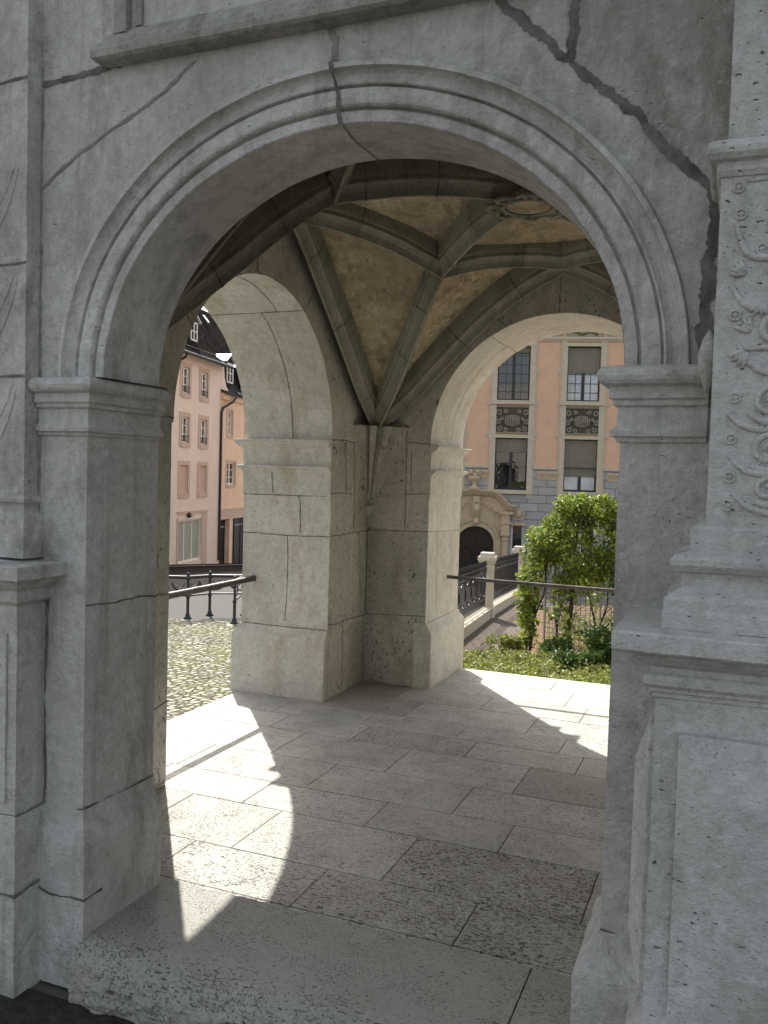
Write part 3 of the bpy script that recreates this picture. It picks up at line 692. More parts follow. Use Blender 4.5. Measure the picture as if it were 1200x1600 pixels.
# right pilaster: shaft with carved scrollwork on a moulded pedestal
XA, PS, PP = 2.046, .30, .35
XB = 2.66
sh = MB()
facegrid(sh, lambda u, v: V(XA-.0*v+(XB-XA)*u, -PS, 1.55+.86*v), .6, .86)
facegrid(sh, lambda u, v: V(XA, -PS+PS*u, 1.55+.86*v), .3, .86)
facegrid(sh, lambda u, v: V(XB, -PS+PS*u, 1.55+.86*v), .3, .86)
# sunk shaft above the capital
facegrid(sh, lambda u, v: V(XA+.012+(XB-XA-.03)*u, -PS+.012, 2.42+2.1*v), .6, 2.1, .12)
facegrid(sh, lambda u, v: V(XA+.012, -PS+.012+PS*u, 2.42+2.1*v), .3, 2.1, .1)
sh.box((XA+.10, -PS-.002, 2.5), (XB-.12, -PS+.03, 4.4), 0, .002)
sh_o = sh.build('pilaster', 'carved', portico)
capm = MB(); cp = [(-.03, 2.425), (.016, 2.418), (.026, 2.41), (.031, 2.398), (.030, 2.386), (.022, 2.375), (.010, 2.370), (.008, 2.362), (.010, 2.352), (.004, 2.340), (-.004, 2.337)]
capm.planpath([(XA, 0), (XA, -PS), (XB, -PS), (XB, 0)], cp, .002, 1, .03); capm.build('pilaster_capital', 'carved', sh_o)
bp_ = [(-.005, 1.572), (.003, 1.568), (.010, 1.556), (.026, 1.548), (.032, 1.545), (.032, 1.495), (.050, 1.489), (.066, 1.484), (.072, 1.474), (.072, 1.462), (.062, 1.448), (.052, 1.444), (.046, 1.430), (.048, 1.412), (.060, 1.402), (.078, 1.396), (.083, 1.384), (.082, 1.366), (.085, 1.355), (.085, 1.318), (.06, 1.317)]
bp_ = [(a, z) for a, z in bp_]
bsm = MB(); bsm.planpath([(XA, 0), (XA, -PS+.02), (XB, -PS+.02), (XB, 0)], bp_, .0025, 1, .03); bsm.build('pilaster_base', 'carved', sh_o)
pd_ = MB(); PX = 1.955
slab = [(-.2, 1.318), (.09, 1.316), (.094, 1.311), (.094, 1.275), (.089, 1.270), (.055, 1.262), (.046, 1.250), (.030, 1.236), (.018, 1.232), (.014, 1.228), (.014, 1.216), (.022, 1.212), (.028, 1.202), (.026, 1.190), (.014, 1.180), (.012, 1.172), (.005, 1.168), (.004, 1.158), (0, 1.155)]
pd_.planpath([(PX, 0), (PX, -PP), (XB+.09, -PP), (XB+.09, 0)], slab, .0028, 1, .03)
pd_.box((PX-.08, -PP-.08, 1.309), (XB+.15, 0, 1.314), 0, .001)
facegrid(pd_, lambda u, v: V(PX+(XB+.09-PX)*u, -PP, -.25+1.41*v), .8, 1.4)
facegrid(pd_, lambda u, v: V(PX, -PP+PP*u, -.25+1.41*v), .35, 1.4)
facegrid(pd_, lambda u, v: V(XB+.09, -PP+PP*u, -.25+1.41*v), .35, 1.4)
ppf = [(0, .36), (.008, .33), (.03, .29), (.05, .262), (.056, .25), (.056, -.3)]
pd_.planpath([(PX, 0), (PX, -PP), (XB+.09, -PP), (XB+.09, 0)], ppf, .004, 1, .03)
side_bevel_panel(pd_, V(PX+.055, -PP-.002, .42), V(1, 0, 0), V(0, -1, 0), XB+.09-PX-.11, .66, .042, .11, .020)
side_bevel_panel(pd_, V(PX-.002, -.03, .42), V(0, -1, 0), V(-1, 0, 0), PP-.08, .66, .050, .09, .012)
pd_.build('pedestal', 'carved', sh_o)
# relief: scrolls, beads and a banded boss
rl = MB(); YF = -PS
def sp(cx, cz, r, turns, a0, sgn=1, wd=.0085):
    n = int(40*turns)
    pts = [V(cx+r*(1-.86*k/n)*math.cos(a0+sgn*2*math.pi*turns*k/n), YF-.001-.004*k/n, cz+r*(1-.86*k/n)*math.sin(a0+sgn*2*math.pi*turns*k/n)) for k in range(n+1)]
    rl.tube(pts, [wd*(1-.45*k/n) for k in range(n+1)], 8, True, ((0, -1, 0), .75))
def bead(cx, cz, r=.013):
    rl.tube([V(cx+r*math.cos(2*math.pi*k/14), YF-.001, cz+r*math.sin(2*math.pi*k/14)) for k in range(15)], .0032, 6)
    rl.tube([V(cx-r*.8, YF-.001, cz), V(cx+r*.8, YF-.001, cz)], .0028, 6); rl.ball((cx, YF+.003, cz), r*.85, (1, .6, 1), 10, 6)
def stem(pts, wd=.0065):
    q = cat([V(x, YF-.001, z) for x, z in pts], 8); n = len(q)
    rl.tube(q, [wd*(.45+.9*math.sin(math.pi*min(1, (k+1)/n))) for k in range(n)], 8, True, ((0, -1, 0), .8))
def leaf(cx, cz, ang, L=.05, wd=.02):
    d = V(math.cos(ang), 0, math.sin(ang)); s_ = V(-d.z, 0, d.x); o = V(cx, YF, cz)
    for q in (-.6, -.2, .2, .6):
        dd = (d+s_*q).normalized(); rl.tube([o, o+dd*L*.5+V(0, -.006, 0), o+dd*L], [wd*.2, wd*.45, wd*.16], 7, True, ((0, -1, 0), .7))
for q in range(2):
    sgn = 1 if q == 0 else -1
    X = (lambda d: XA+d) if q == 0 else (lambda d: XB-d)
    fl = lambda a: a if q == 0 else math.pi-a
    for dx, cz, r, tn, a0, sg in ((.135, 2.235, .047, 1.7, 2.2, -1), (.150, 2.105, .045, 1.8, 2.8, -1), (.128, 1.995, .036, 1.6, .6, 1), (.125, 1.835, .048, 1.9, 3.6, 1), (.125, 1.728, .048, 1.9, 3.9, 1), (.125, 1.640, .036, 1.7, 4.0, 1)):
        sp(X(dx), cz, r, tn, fl(a0), sg*sgn)
    for dx, cz in ((.038, 2.315), (.145, 2.31), (.045, 2.255), (.092, 2.175), (.042, 2.03), (.05, 1.845), (.118, 1.788), (.045, 1.752), (.112, 1.690), (.045, 1.665), (.045, 1.600), (.11, 1.592)): bead(X(dx), cz, .011)
    stem([(X(.035), 2.235), (X(.06), 2.17), (X(.105), 2.155), (X(.16), 2.17), (X(.21), 2.15)]); stem([(X(.03), 2.10), (X(.06), 2.055), (X(.11), 2.04), (X(.18), 2.05), (X(.23), 2.02)])
    stem([(X(.05), 1.97), (X(.075), 1.925), (X(.12), 1.90), (X(.19), 1.91)]); stem([(X(.035), 1.81), (X(.07), 1.782), (X(.12), 1.775), (X(.175), 1.80)])
    stem([(X(.04), 1.715), (X(.075), 1.682), (X(.125), 1.676), (X(.18), 1.70), (X(.22), 1.66)]); stem([(X(.05), 1.63), (X(.09), 1.598), (X(.15), 1.585), (X(.21), 1.60)])
    leaf(X(.185), 1.70, fl(-.7), .06, .022); leaf(X(.16), 2.28, fl(.5), .05, .02); leaf(X(.07), 1.95, fl(-2.3), .04, .018); leaf(X(.06), 2.12, fl(2.5), .035, .016)
    leaf(X(.20), 2.10, fl(.2), .06, .02); leaf(X(.18), 1.96, fl(.9), .05, .018)
    for lx, lz, la in ((.10, 2.06, -1.9), (.075, 1.99, 2.2), (.17, 1.88, .6), (.17, 1.78, -.4), (.17, 1.62, .8), (.19, 2.22, -.3)): leaf(X(lx), lz, fl(la), .038, .013)
mxp = (XA+XB)/2
for cz, rr in ((1.98, .085), (1.84, .08), (1.75, .07)):
    for ring in range(3):
        r_ = rr*(1-.25*ring); rl.tube([V(mxp+r_*math.cos(2*math.pi*k/28), YF-.012-.012*ring, cz+r_*.8*math.sin(2*math.pi*k/28)) for k in range(29)], .012, 8)
    rl.ball((mxp, YF-.02, cz), rr*.5, (1, .8, .9), 14, 8)
rl.box((XA+.055, YF-.003, 2.325), (XA+.105, YF+.01, 2.333)); rl.box((XA+.05, YF-.004, 1.950), (XB-.05, YF+.01, 1.962), 0, .002)
rl.build('scroll_relief', 'carved', sh_o, True)
# side console squeezed between impost and pilaster
cs = MB(); cs.tube([V(2.030, -.12-.07*math.sin(math.pi*k/12), 1.875+.15*k/12) for k in range(13)], [.004+.018*math.sin(math.pi*k/12) for k in range(13)], 12); cs.build('side_scroll', 'front', sh_o, True)

# left pilaster
XL, PL = -.221, .067
lp = MB()
facegrid(lp, lambda u, v: V(XL-.7*u, -PL, 1.5+(TOP-1.5)*v), .7, 3, .08); facegrid(lp, lambda u, v: V(XL, -PL*(1-u), 1.5+(TOP-1.5)*v), .06, 3, .08)
lp.ribbon([V(-.9, -PL, 1.955), V(-.4, -PL, 1.955), V(XL, -PL, 1.958)], V(0, -1, 0), .012, .5, .004, .002, 90)
lp.ribbon([V(-.9, -PL, 2.985), V(-.4, -PL, 2.98), V(XL, -PL, 2.988)], V(0, -1, 0), .014, .5, .004, .002, 91)
lp.ribbon([V(-.9, -PL, 2.36), V(-.4, -PL, 2.35), V(XL, -PL, 2.355)], V(0, -1, 0), .010, .5, .004, .002, 92)
lp_o = lp.build('pilaster', ['front', 'darkmortar'], portico, False)
rl2 = MB()
for z0 in (1.62, 2.0, 2.38): 
    rl2.tube(cat([V(-.262, -PL, z0+.30), V(-.285, -PL, z0+.22), V(-.335, -PL, z0+.12), V(-.42, -PL, z0+.05)], 6), [.005]*19, 7, True, ((0, -1, 0), .8))
    rl2.tube(cat([V(-.285, -PL, z0+.30), V(-.31, -PL, z0+.24), V(-.36, -PL, z0+.17), V(-.42, -PL, z0+.13)], 6), [.004]*19, 7, True, ((0, -1, 0), .8))
rl2.build('scroll_relief', 'front', lp_o, True)
bl = MB(); bl.planpath([(-.95, -PL), (XL, -PL), (XL, 0)], [(-.004, 1.540), (.010, 1.537), (.016, 1.528), (.016, 1.516), (.008, 1.508), (.004, 1.500), (.008, 1.478), (.016, 1.468), (.026, 1.462), (.030, 1.452), (.029, 1.434), (.030, 1.428), (.030, 1.318)], .0016, 1, .04); bl.build('pilaster_base', 'front', lp_o)
pl = MB(); PZ = .135; PXL = -.179
pl.planpath([(-.95, -PZ), (PXL, -PZ), (PXL, 0)], [(-.4, 1.312), (.092, 1.308), (.096, 1.304), (.096, 1.262), (.092, 1.258), (.066, 1.250), (.058, 1.238), (.040, 1.222), (.026, 1.216), (.024, 1.208), (.026, 1.196), (.024, 1.176), (.014, 1.166), (.006, 1.163), (.0, 1.158)], .0014, 1, .04)
pl.box((-.95, -PZ-.09, 1.302), (PXL+.09, 0, 1.307), 0, .001)
facegrid(pl, lambda u, v: V(PXL-.7*u, -PZ, -.25+1.41*v), .7, 1.4); facegrid(pl, lambda u, v: V(PXL, -PZ*(1-u), -.25+1.41*v), .13, 1.4)
side_bevel_panel(pl, V(PXL-.60, -PZ-.001, .46), V(1, 0, 0), V(0, -1, 0), .56, .60, .02, .09, .008)
pl.planpath([(-.95, -PZ), (PXL, -PZ), (PXL, 0)], [(-.002, .42), (.008, .415), (.012, .39), (.022, .34), (.027, .30), (.027, .16), (.035, .15), (.035, -.3)], .003, 1, .04)
pl.ribbon([V(-.9, -PZ-.036, .15), V(PXL+.036, -PZ-.036, .155), V(PXL+.036, 0, .165)], [V(0, -1, 0), V(.7, -.7, 0), V(1, 0, 0)], .012, .5, .003, .003, 93)
pl.ribbon([V(-.9, -PZ, .42), V(PXL, -PZ, .415), V(PXL, 0, .425)], [V(0, -1, 0), V(.7, -.7, 0), V(1, 0, 0)], .010, .5, .006, .003, 94)
pl.build('pedestal', ['front', 'darkmortar'], lp_o)

# ------------------------------------------------------------------ floor of the porch
rows = [(.15, .445, [-.6, .1, .9, 1.5, 2.44], [.5, .8, .8, .8]), (.445, .785, [-1.24, -.70, -.05, .603, 1.251, 1.9, 2.44], [.5, .5, .72, .85, .95, .6]),
        (.785, 1.25, [-1.24, -.38, .13, .837, 1.642, 2.44], [.35, .45, .5, .98, .5]),
        (1.25, 1.575, [-1.24, -.75, -.1, .557, 1.204, 1.85, 2.44], [.2, .3, .4, .45, .25, .3]),
        (1.575, 1.975, [-1.24, -.72, .085, .887, 1.7, 2.44], [.1, .25, .25, .5, .3]),
        (1.975, 2.43, [-1.24, -.35, .367, 1.092, 1.74, 2.44], [.1, .3, .5, .5, .4]),
        (2.43, 2.75, [-1.24, -.62, -.04, .69, 1.342, 2.0, 2.44], [.1, .3, .62, .55, .35, .3]),
        (2.75, 3.06, [-1.24, -.78, -.12, .534, 1.186, 1.8, 2.44], [.05, .25, .45, .5, .4, .3]),
        (3.06, 3.48, [-1.32, -.6, .07, .916, 1.62, 2.44], [.1, .5, .25, .55, .4]),
        (3.48, 3.86, [-.6, -.16, .49, 1.19, 1.9, 2.44], [.4, .3, .15, .3, .3]),
        (3.86, 4.28, [-.1, .36, 1.02, 1.6, 1.9], [.1, .1, .3, .2]), (4.28, 4.62, [-.1, .20, .83, 1.36, 1.9], [.1, .05, .25, .2])]
dark = {(1, 2): .25, (1, 3): .4, (1, 4): .45, (2, 3): .4, (1, 5): .4, (3, 3): .25, (5, 3): .8, (8, 1): .6, (9, 0): .8, (6, 2): .35, (4, 3): .1, (7, 3): .25, (2, 1): .3}  # darker slabs; front rows also tinted down for the dimmer bounce light there
fm = MB(); slabc = []
rng = random.Random(4)
def slab_add(xa, xb, ya, yb, pit, tint, z=0., g_=.0018):
    c0 = len(fm.f); q = [(xa+g_, ya+g_), (xb-g_, ya+g_), (xb-g_, yb-g_), (xa+g_, yb-g_)]
    n_ = 10
    per = []
    for i in range(4):
        a = q[i]; b = q[(i+1) % 4]
        for k in range(n_):
            f = k/n_; per.append(V(a[0]+(b[0]-a[0])*f, a[1]+(b[1]-a[1])*f, z))
    per = [p+V(noise.noise(p*23), noise.noise(p*31+V(5, 0, 0)), 0)*.0022 for p in per]
    cen = V((xa+xb)/2, (ya+yb)/2, z); ins_ = [p+(cen-p).normalized()*.003 for p in per]
    N_ = len(per); lowr = [V(p.x, p.y, z-.02) for p in per]; edg = [V(p.x, p.y, z-.002) for p in per]
    fm.add([inn(p_) for p_ in ins_+edg+lowr], [tuple(range(N_))]+[(N_+i, N_+(i+1) % N_, (i+1) % N_, i) for i in range(N_)]+[(2*N_+i, 2*N_+(i+1) % N_, N_+(i+1) % N_, N_+i) for i in range(N_)])
    slabc.extend([(pit, tint)]*(len(fm.f)-c0))
for ri, (ya, yb, xs, ps) in enumerate(rows):
    for i in range(len(xs)-1):
        slab_add(xs[i], xs[i+1], ya, yb, ps[i], dark.get((ri, i), rng.choice((0, .05, .1, .18, .3))), rng.uniform(-.0008, .0008))
# threshold blocks with an eroded front edge
def thr(xa, xb, pit, xb2=None):
    c0 = len(fm.f); xb2 = xb if xb2 is None else xb2
    prof_ = [(.444, -.13), (.445, -.03), (.443, -.008), (.435, .0), (.3, .001), (.2, .001), (.1, .0), (.03, -.001), (-.03, -.006), (-.065, -.018), (-.09, -.036), (-.108, -.065), (-.116, -.11), (-.112, -.16), (-.10, -.24)]
    n_ = int((xb-xa)/.009); sub = []
    for i in range(len(prof_)-1):
        for k in range(8 if i > 6 else 2): f = k/(8 if i > 6 else 2); sub.append((prof_[i][0]+(prof_[i+1][0]-prof_[i][0])*f, prof_[i][1]+(prof_[i+1][1]-prof_[i][1])*f))
    sub.append(prof_[-1]); vs = []
    for i in range(n_+1):
        for y, z in sub:
            xe = xb+(xb2-xb)*(y/.44); x = xa+(xe-xa)*i/n_; p = V(x, y, z)
            r_ = min(1, max(.03, (.02-y)/.10)); nb = noise.noise(p*V(1, 1, 1).x*9); q_ = math.floor((nb+noise.noise(p*26)*.5)*5)/5
            d = noise.noise_vector(p*14)*.008*r_+noise.noise_vector(p*42)*.005*r_+noise.noise_vector(p*110)*.003*r_+V(0, q_*.020*r_, q_*.008*r_)
            if y > .43 and z > -.05: d += V(0, -.05*max(0, noise.noise(V(x*7, 2, 0))-.18)-.012*max(0, noise.noise(V(x*25, 5, 0))), -.01*max(0, noise.noise(V(x*18, 5, 3))))
            vs.append(p+d)
    mm = len(sub); fm.add(vs, [(i*mm+j, i*mm+j+1, (i+1)*mm+j+1, (i+1)*mm+j) for i in range(n_) for j in range(mm-1)])
    slabc.extend([((pit, .85) if sub[k % (mm-1)][0] > -.02 else ((.45, .9) if sub[k % (mm-1)][1] > -.10 else (.5, 1.25))) for k in range(len(fm.f)-c0)])  # top tint also paints in the weak bounce light; lower front face is dirt
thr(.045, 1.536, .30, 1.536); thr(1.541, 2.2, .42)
c0 = len(fm.f)
fm.box(inn((XO+.02, .13, -.022)), inn((RX+.1, YO-.06, -.0205))); fm.box(inn((XO+.03, .13, -1.6)), inn((2.7, YO-.08, -.024))); fm.box((1.2, .0, -.24), (1.9, .44, -.012))
fm.mi[c0:] = [1]*(len(fm.f)-c0); slabc += [(0, 0)]*(len(fm.f)-c0)
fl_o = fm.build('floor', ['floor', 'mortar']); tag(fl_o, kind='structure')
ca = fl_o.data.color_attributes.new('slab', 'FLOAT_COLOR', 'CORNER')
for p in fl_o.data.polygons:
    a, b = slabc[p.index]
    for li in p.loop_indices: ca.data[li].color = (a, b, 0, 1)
# left outer kerb of the floor (pale nosing)
INNER = True; kb = MB(); kb.box((XO+.025, LY0+.02, -.16), (-1.2425, 3.055, -.004), 0, .003); kb.box((.0, 4.6225, -.16), (1.8, 4.72, -.006), 0, .003)
tag(kb.build('floor_edge', 'white'), kind='structure'); INNER = False

# ------------------------------------------------------------------ ground
GA = math.cos(PITCH)
def gprof(h): return -.75-.05*max(2., min(h, 30.))-.09*max(0., min(h, 90.)-30.)
def gz(x, y):
    h = V(x-CAM.x, y-CAM.y, 0).dot(V(-math.sin(YAW), math.cos(YAW), 0)); return gprof(h)
def gsheet(name, pts, mat, lift=0., kind='structure', n=1):
    mb = MB(); mb.add([V(x, y, gz(x, y)+lift) for x, y in pts], [tuple(range(len(pts)))]); o = mb.build(name, mat); tag(o, kind=kind); return o
gm = MB()
def gpt(u, v):
    a = (u-.5)*2; b = v
    d = -6+ (b**1.8)*1500; lat = a*(60+d*1.2 if d > 0 else 60)
    f = V(-math.sin(YAW), math.cos(YAW), 0); r_ = V(math.cos(YAW), math.sin(YAW), 0); p = CAM+f*d+r_*lat
    return V(p.x, p.y, gprof(d))
gm.grid(gpt, 40, 120); tag(gm.build('ground', 'pave'), kind='structure')
f_ = V(-math.sin(YAW), math.cos(YAW), 0); r_v = V(math.cos(YAW), math.sin(YAW), 0)
def cv(d, l): p = CAM+f_*d+r_v*l; return (p.x, p.y)
gsheet('cobblestones', [(-1.3, -3), (-1.3, 6), (-1.6, 9), (-5.5, 12.6), (-7.3, 14.1), (-9.2, 13.6), (-16, 11.5), (-16, -3)], 'cobble', .006)
fc = MB(); fc.box((-1.6, -12, -2.), (9, -.02, -.215)); fc.box((-3.2, -12, -2.), (-1.6, -.02, -.216)); tag(fc.build('forecourt', 'pave'), kind='structure')
dg_ = MB(); dg_.grid(lambda u, v: V(-.6+3.4*u, -.10-.55*v*1, -.208+.012*noise.noise(V(u*30, v*9, 0))*(1-abs(2*v-1))), 60, 16); tag(dg_.build('dark_strip', 'darkground'), kind='structure')  # very dark strip of ground along the front step

# ------------------------------------------------------------------ facade tools (local u along the front, w outwards, z up)
RS = 1.0
def frame_at(ox, oy, oz, ang, unit):
    d = V(math.cos(ang), math.sin(ang), 0); n_ = V(math.sin(ang), -math.cos(ang), 0)
    def fr(u, w_, z): return V(ox, oy, oz)+(d*u+n_*w_+V(0, 0, z))*unit
    fr.d = d; fr.n = n_; fr.o = V(ox, oy, oz); fr.unit = unit; return fr
def fuv(fr): return lambda c: ((c-fr.o).dot(fr.d)/fr.unit, (c.z-fr.o.z)/fr.unit)
def wall_holes(mb, fr, u0, u1, z0, z1, holes, rev=.18, w_=0., sub=None):
    us = sorted({u0, u1, *[h[0] for h in holes], *[h[1] for h in holes]}); zs = sorted({z0, z1, *[h[2] for h in holes], *[h[3] for h in holes]})
    for a, b in zip(us, us[1:]):
        for c, d in zip(zs, zs[1:]):
            if any(h[0] <= a+1e-6 and b <= h[1]+1e-6 and h[2] <= c+1e-6 and d <= h[3]+1e-6 for h in holes): continue
            mb.add([fr(a, w_, c), fr(b, w_, c), fr(b, w_, d), fr(a, w_, d)], [(0, 1, 2, 3)])
    for a, b, c, d in holes:
        mb.add([fr(a, w_, c), fr(b, w_, c), fr(b, w_, d), fr(a, w_, d), fr(a, w_-rev, c), fr(b, w_-rev, c), fr(b, w_-rev, d), fr(a, w_-rev, d)], [(0, 4, 5, 1), (1, 5, 6, 2), (2, 6, 7, 3), (3, 7, 4, 0)])
def fbox(mb, fr, u0, u1, z0, z1, w0, w1): return mb.box((u0, w0, z0), (u1, w1, z1), fr=fr)

# ---------------- salmon building behind the garden
SF = frame_at(-8.637, 37.424, -0.693, R(14.5), 1.42); RS = 1.42
sal = MB(); cols = [.13+2.26*k for k in range(-1, 5)]; WW = 1.06
holes_lo = [(u, u+WW, 1.25, 2.97) for u in cols]; holes_hi = [(u, u+WW, 4.21, 6.0) for u in cols]
wall_holes(sal, SF, -3.2, 13.5, 2.04, 6.17, [(a, b, 2.04, d) for a, b, c, d in holes_lo]+holes_hi, .20)
fbox(sal, SF, -3.2, 13.5, -3.5, 10.5, -9, -.25)
salmon = sal.build('salmon_house', ['salmon'], None, uvf=fuv(SF))
tag(salmon, 'salmon rendered building with grey stone ground floor and carved panels, behind the garden', 'building')
st = MB(); door_hole = (-1.04, .18, -3.2, -.02); sm_hole = [(.75, 1.15, -1.2, .05), (3.0, 3.5, -1.2, .05)]
wall_holes(st, SF, -3.2, 13.5, -3.4, 2.04, [(a, b, c, 2.04) for a, b, c, d in holes_lo]+[(-1.16, .30, -3.4, .14)]+sm_hole, .22, .03)
st.build('stone_ground_floor', 'ashlar', salmon, uvf=fuv(SF))
# frieze
fz = MB(); fbox(fz, SF, -3.2, 13.5, 6.30, 7.6, -.05, .02); fz.build('frieze', 'mosaic', salmon)
co = MB(); fbox(co, SF, -3.25, 13.5, 6.17, 6.23, -.05, .07); fbox(co, SF, -3.25, 13.5, 6.23, 6.30, -.05, .12); fbox(co, SF, -3.25, 13.5, 7.6, 7.8, -.05, .2)
co.build('cornice', 'trim', salmon)
for i, u in enumerate(cols):
    a, b = (u+WW+.22, u+2.26-.22)
    cb = MB(); fbox(cb, SF, a-.02, b+.02, 1.96, 2.04, .0, .07); cb.build('string_course', 'trim', salmon)
# jamb strips with long-and-short quoins, sills and lintels
for i, u in enumerate(cols):
    jm = MB()
    for s_ in (0, 1):
        if s_ == 0: a0, a1 = u-.22, u
        else: a0, a1 = u+WW, u+WW+.22
        fbox(jm, SF, a0, a1, 1.0, 6.17, 0, .045)
        for z in (2.0, 3.02, 4.05, 5.1):
            if s_ == 0: fbox(jm, SF, a0-.09, a0+.01, z, z+.16, .0, .042)
            else: fbox(jm, SF, a1-.01, a1+.09, z, z+.16, .0, .042)
        fbox(jm, SF, a0+.05 if s_ == 0 else a0-.0, a1 if s_ == 0 else a1-.05, 1.2, 6.1, .03, .075)
    jm.build('window_surround', 'trim', salmon)
    for k, (c, d) in enumerate(((1.25, 2.97), (4.21, 6.0))):
        wf = MB(); fbox(wf, SF, u-.20, u+WW+.20, c-.13, c-.0, -.1, .13); wf.build('window_sill', 'trim', salmon)
        wf = MB(); fbox(wf, SF, u-.10, u+WW+.10, d, d+.10, -.1, .09); wf.build('lintel', 'trim', salmon)
        wn = MB(); fw_ = .045
        fbox(wn, SF, u, u+fw_, c, d, -.19, -.13); fbox(wn, SF, u+WW-fw_, u+WW, c, d, -.19, -.13); fbox(wn, SF, u+fw_, u+WW-fw_, c, c+.06, -.19, -.13); fbox(wn, SF, u+fw_, u+WW-fw_, d-.05, d, -.19, -.13)
        fbox(wn, SF, u+WW/2-.05, u+WW/2+.05, c+.06, d-.05, -.19, -.12)
        if k == 1 or i == 0:
            for q in range(1, 6): fbox(wn, SF, u+fw_, u+WW-fw_, c+q*(d-c)/6-.009, c+q*(d-c)/6+.009, -.185, -.145)
            for q in (.27, .73): fbox(wn, SF, u+WW*q-.009, u+WW*q+.009, c+.06, d-.05, -.186, -.146)
        wno = wn.build('window', 'iron', salmon)
        gl = MB(); gl.add([SF(u+.01, -.165, c+.01), SF(u+WW-.01, -.165, c+.01), SF(u+WW-.01, -.165, d-.01), SF(u+.01, -.165, d-.01)], [(0, 1, 2, 3)])
        gl.build('pane', 'paleglass' if i == 2 else 'glass', wno)
        # fabric blinds let down to different heights
        drop = {(1, 0): .42, (2, 0): 1.17, (1, 1): .16, (2, 1): .80, (0, 0): .5, (0, 1): .1}.get((i, k), .3+.35*((i*7+k*3) % 4))
        bl_ = MB(); nn_ = 30
        bl_.grid(lambda p, q: SF(u+.02+(WW-.04)*p, -.075+.010*math.sin(p*38)-.02*q, d-.03-drop*q), nn_, 2); fbox(bl_, SF, u+.02, u+WW-.02, d-drop-.05, d-drop-.02, -.105, -.085)
        bl_.build('blind', 'blind', wno, True)
    # carved relief panel between the two storeys
    rp = MB(); fbox(rp, SF, u-.09, u+WW+.09, 3.12, 4.03, 0, .02); rp.mi[-6:] = [1]*6
    for a, b, c, d in ((u-.09, u+WW+.09, 3.12, 3.17), (u-.09, u+WW+.09, 3.98, 4.03), (u-.09, u-.04, 3.17, 3.98), (u+WW+.04, u+WW+.09, 3.17, 3.98)): fbox(rp, SF, a, b, c, d, .02, .06)
    cx, cz = u+WW/2, 3.55
    for q in range(9):
        x = (q-4)*.055; hh = .19*math.sqrt(max(.05, 1-(x/.29)**2)); rp.tube([SF(cx+x, .05, cz-hh), SF(cx+x*1.04, .085, cz), SF(cx+x, .05, cz+hh)], .024, 6)
    for sg in (-1, 1):
        for (ox, oz, r_, a0) in ((.44, .25, .10, 0), (.47, -.05, .085, 1), (.42, -.27, .09, 2), (.22, .31, .07, 3), (.2, -.31, .08, 4), (.33, .05, .05, 5)):
            pts = [SF(cx+sg*(ox+r_*(1-.7*k/14)*math.cos(a0+k*.5)), .045, cz+oz+r_*(1-.7*k/14)*math.sin(a0+k*.5)) for k in range(15)]
            rp.tube(pts, .028, 5)
    rp.build('carved_panel', ['panelst', 'panelback'], salmon)
# small carved bands in the stone ground floor
for u in [c+WW+.34 for c in cols]:
    cbm = MB(); fbox(cbm, SF, u, u+.80, 1.62, 1.90, .03, .055)
    for k in range(7):
        x = u+.08+k*.107; cbm.tube([SF(x+.045*math.cos(q*.6)*(1-q/14), .065, 1.76+.09*math.sin(q*.6)*(1-q/14)) for q in range(12)], .017, 5)
    cbm.build('carved_band', 'trim2', salmon)
fmk = MB(); fbox(fmk, SF, .80, 1.14, .26, .62, .03, .07); fmk.ball(SF(.97, .09, .45), .10, (1, .6, 1.2)); fmk.tube([SF(.84+.13*(1-math.cos(q*.63)), .08, .44+.14*math.sin(q*.63)) for q in range(11)], .02, 6)
fbox(fmk, SF, .93, 1.01, .40, .44, .14, .17); fbox(fmk, SF, .70, 1.20, .08, .16, .03, .10); fmk.build('carved_mask', 'trim2', salmon)
for h in sm_hole:
    sw = MB(); fbox(sw, SF, h[0], h[0]+.05, h[2], h[3], -.14, -.09); fbox(sw, SF, h[1]-.05, h[1], h[2], h[3], -.14, -.09); swo = sw.build('window', 'whitepaint', salmon)
    g_ = MB(); g_.add([SF(h[0], -.12, h[2]), SF(h[1], -.12, h[2]), SF(h[1], -.12, h[3]), SF(h[0], -.12, h[3])], [(0, 1, 2, 3)]); g_.build('pane', 'glass', swo)
# painted lunettes above the cornice
for u in (cols[0], cols[2], cols[4]):
    c = u+WW/2; lu = MB(); lu.tube([SF(c-.66*math.cos(math.pi*k/20), .03, 6.30+.46*math.sin(math.pi*k/20)) for k in range(21)], .05, 6); luo = lu.build('lunette', 'trim2', salmon)
    lu = MB(); lu.add([SF(c-.6*math.cos(math.pi*k/20), .03, 6.30+.41*math.sin(math.pi*k/20)) for k in range(21)], [tuple(range(21))]); lu.build('lunette_field', 'mosaic', luo)
    wr = MB()
    for k in range(9): wr.ball(SF(c-.36+.09*k, .035, 6.43+.045*math.cos(k*1.1)), .05, (1.2, .5, .9), 7, 5)
    wr.build('painted_wreath', 'greenpaint', luo)
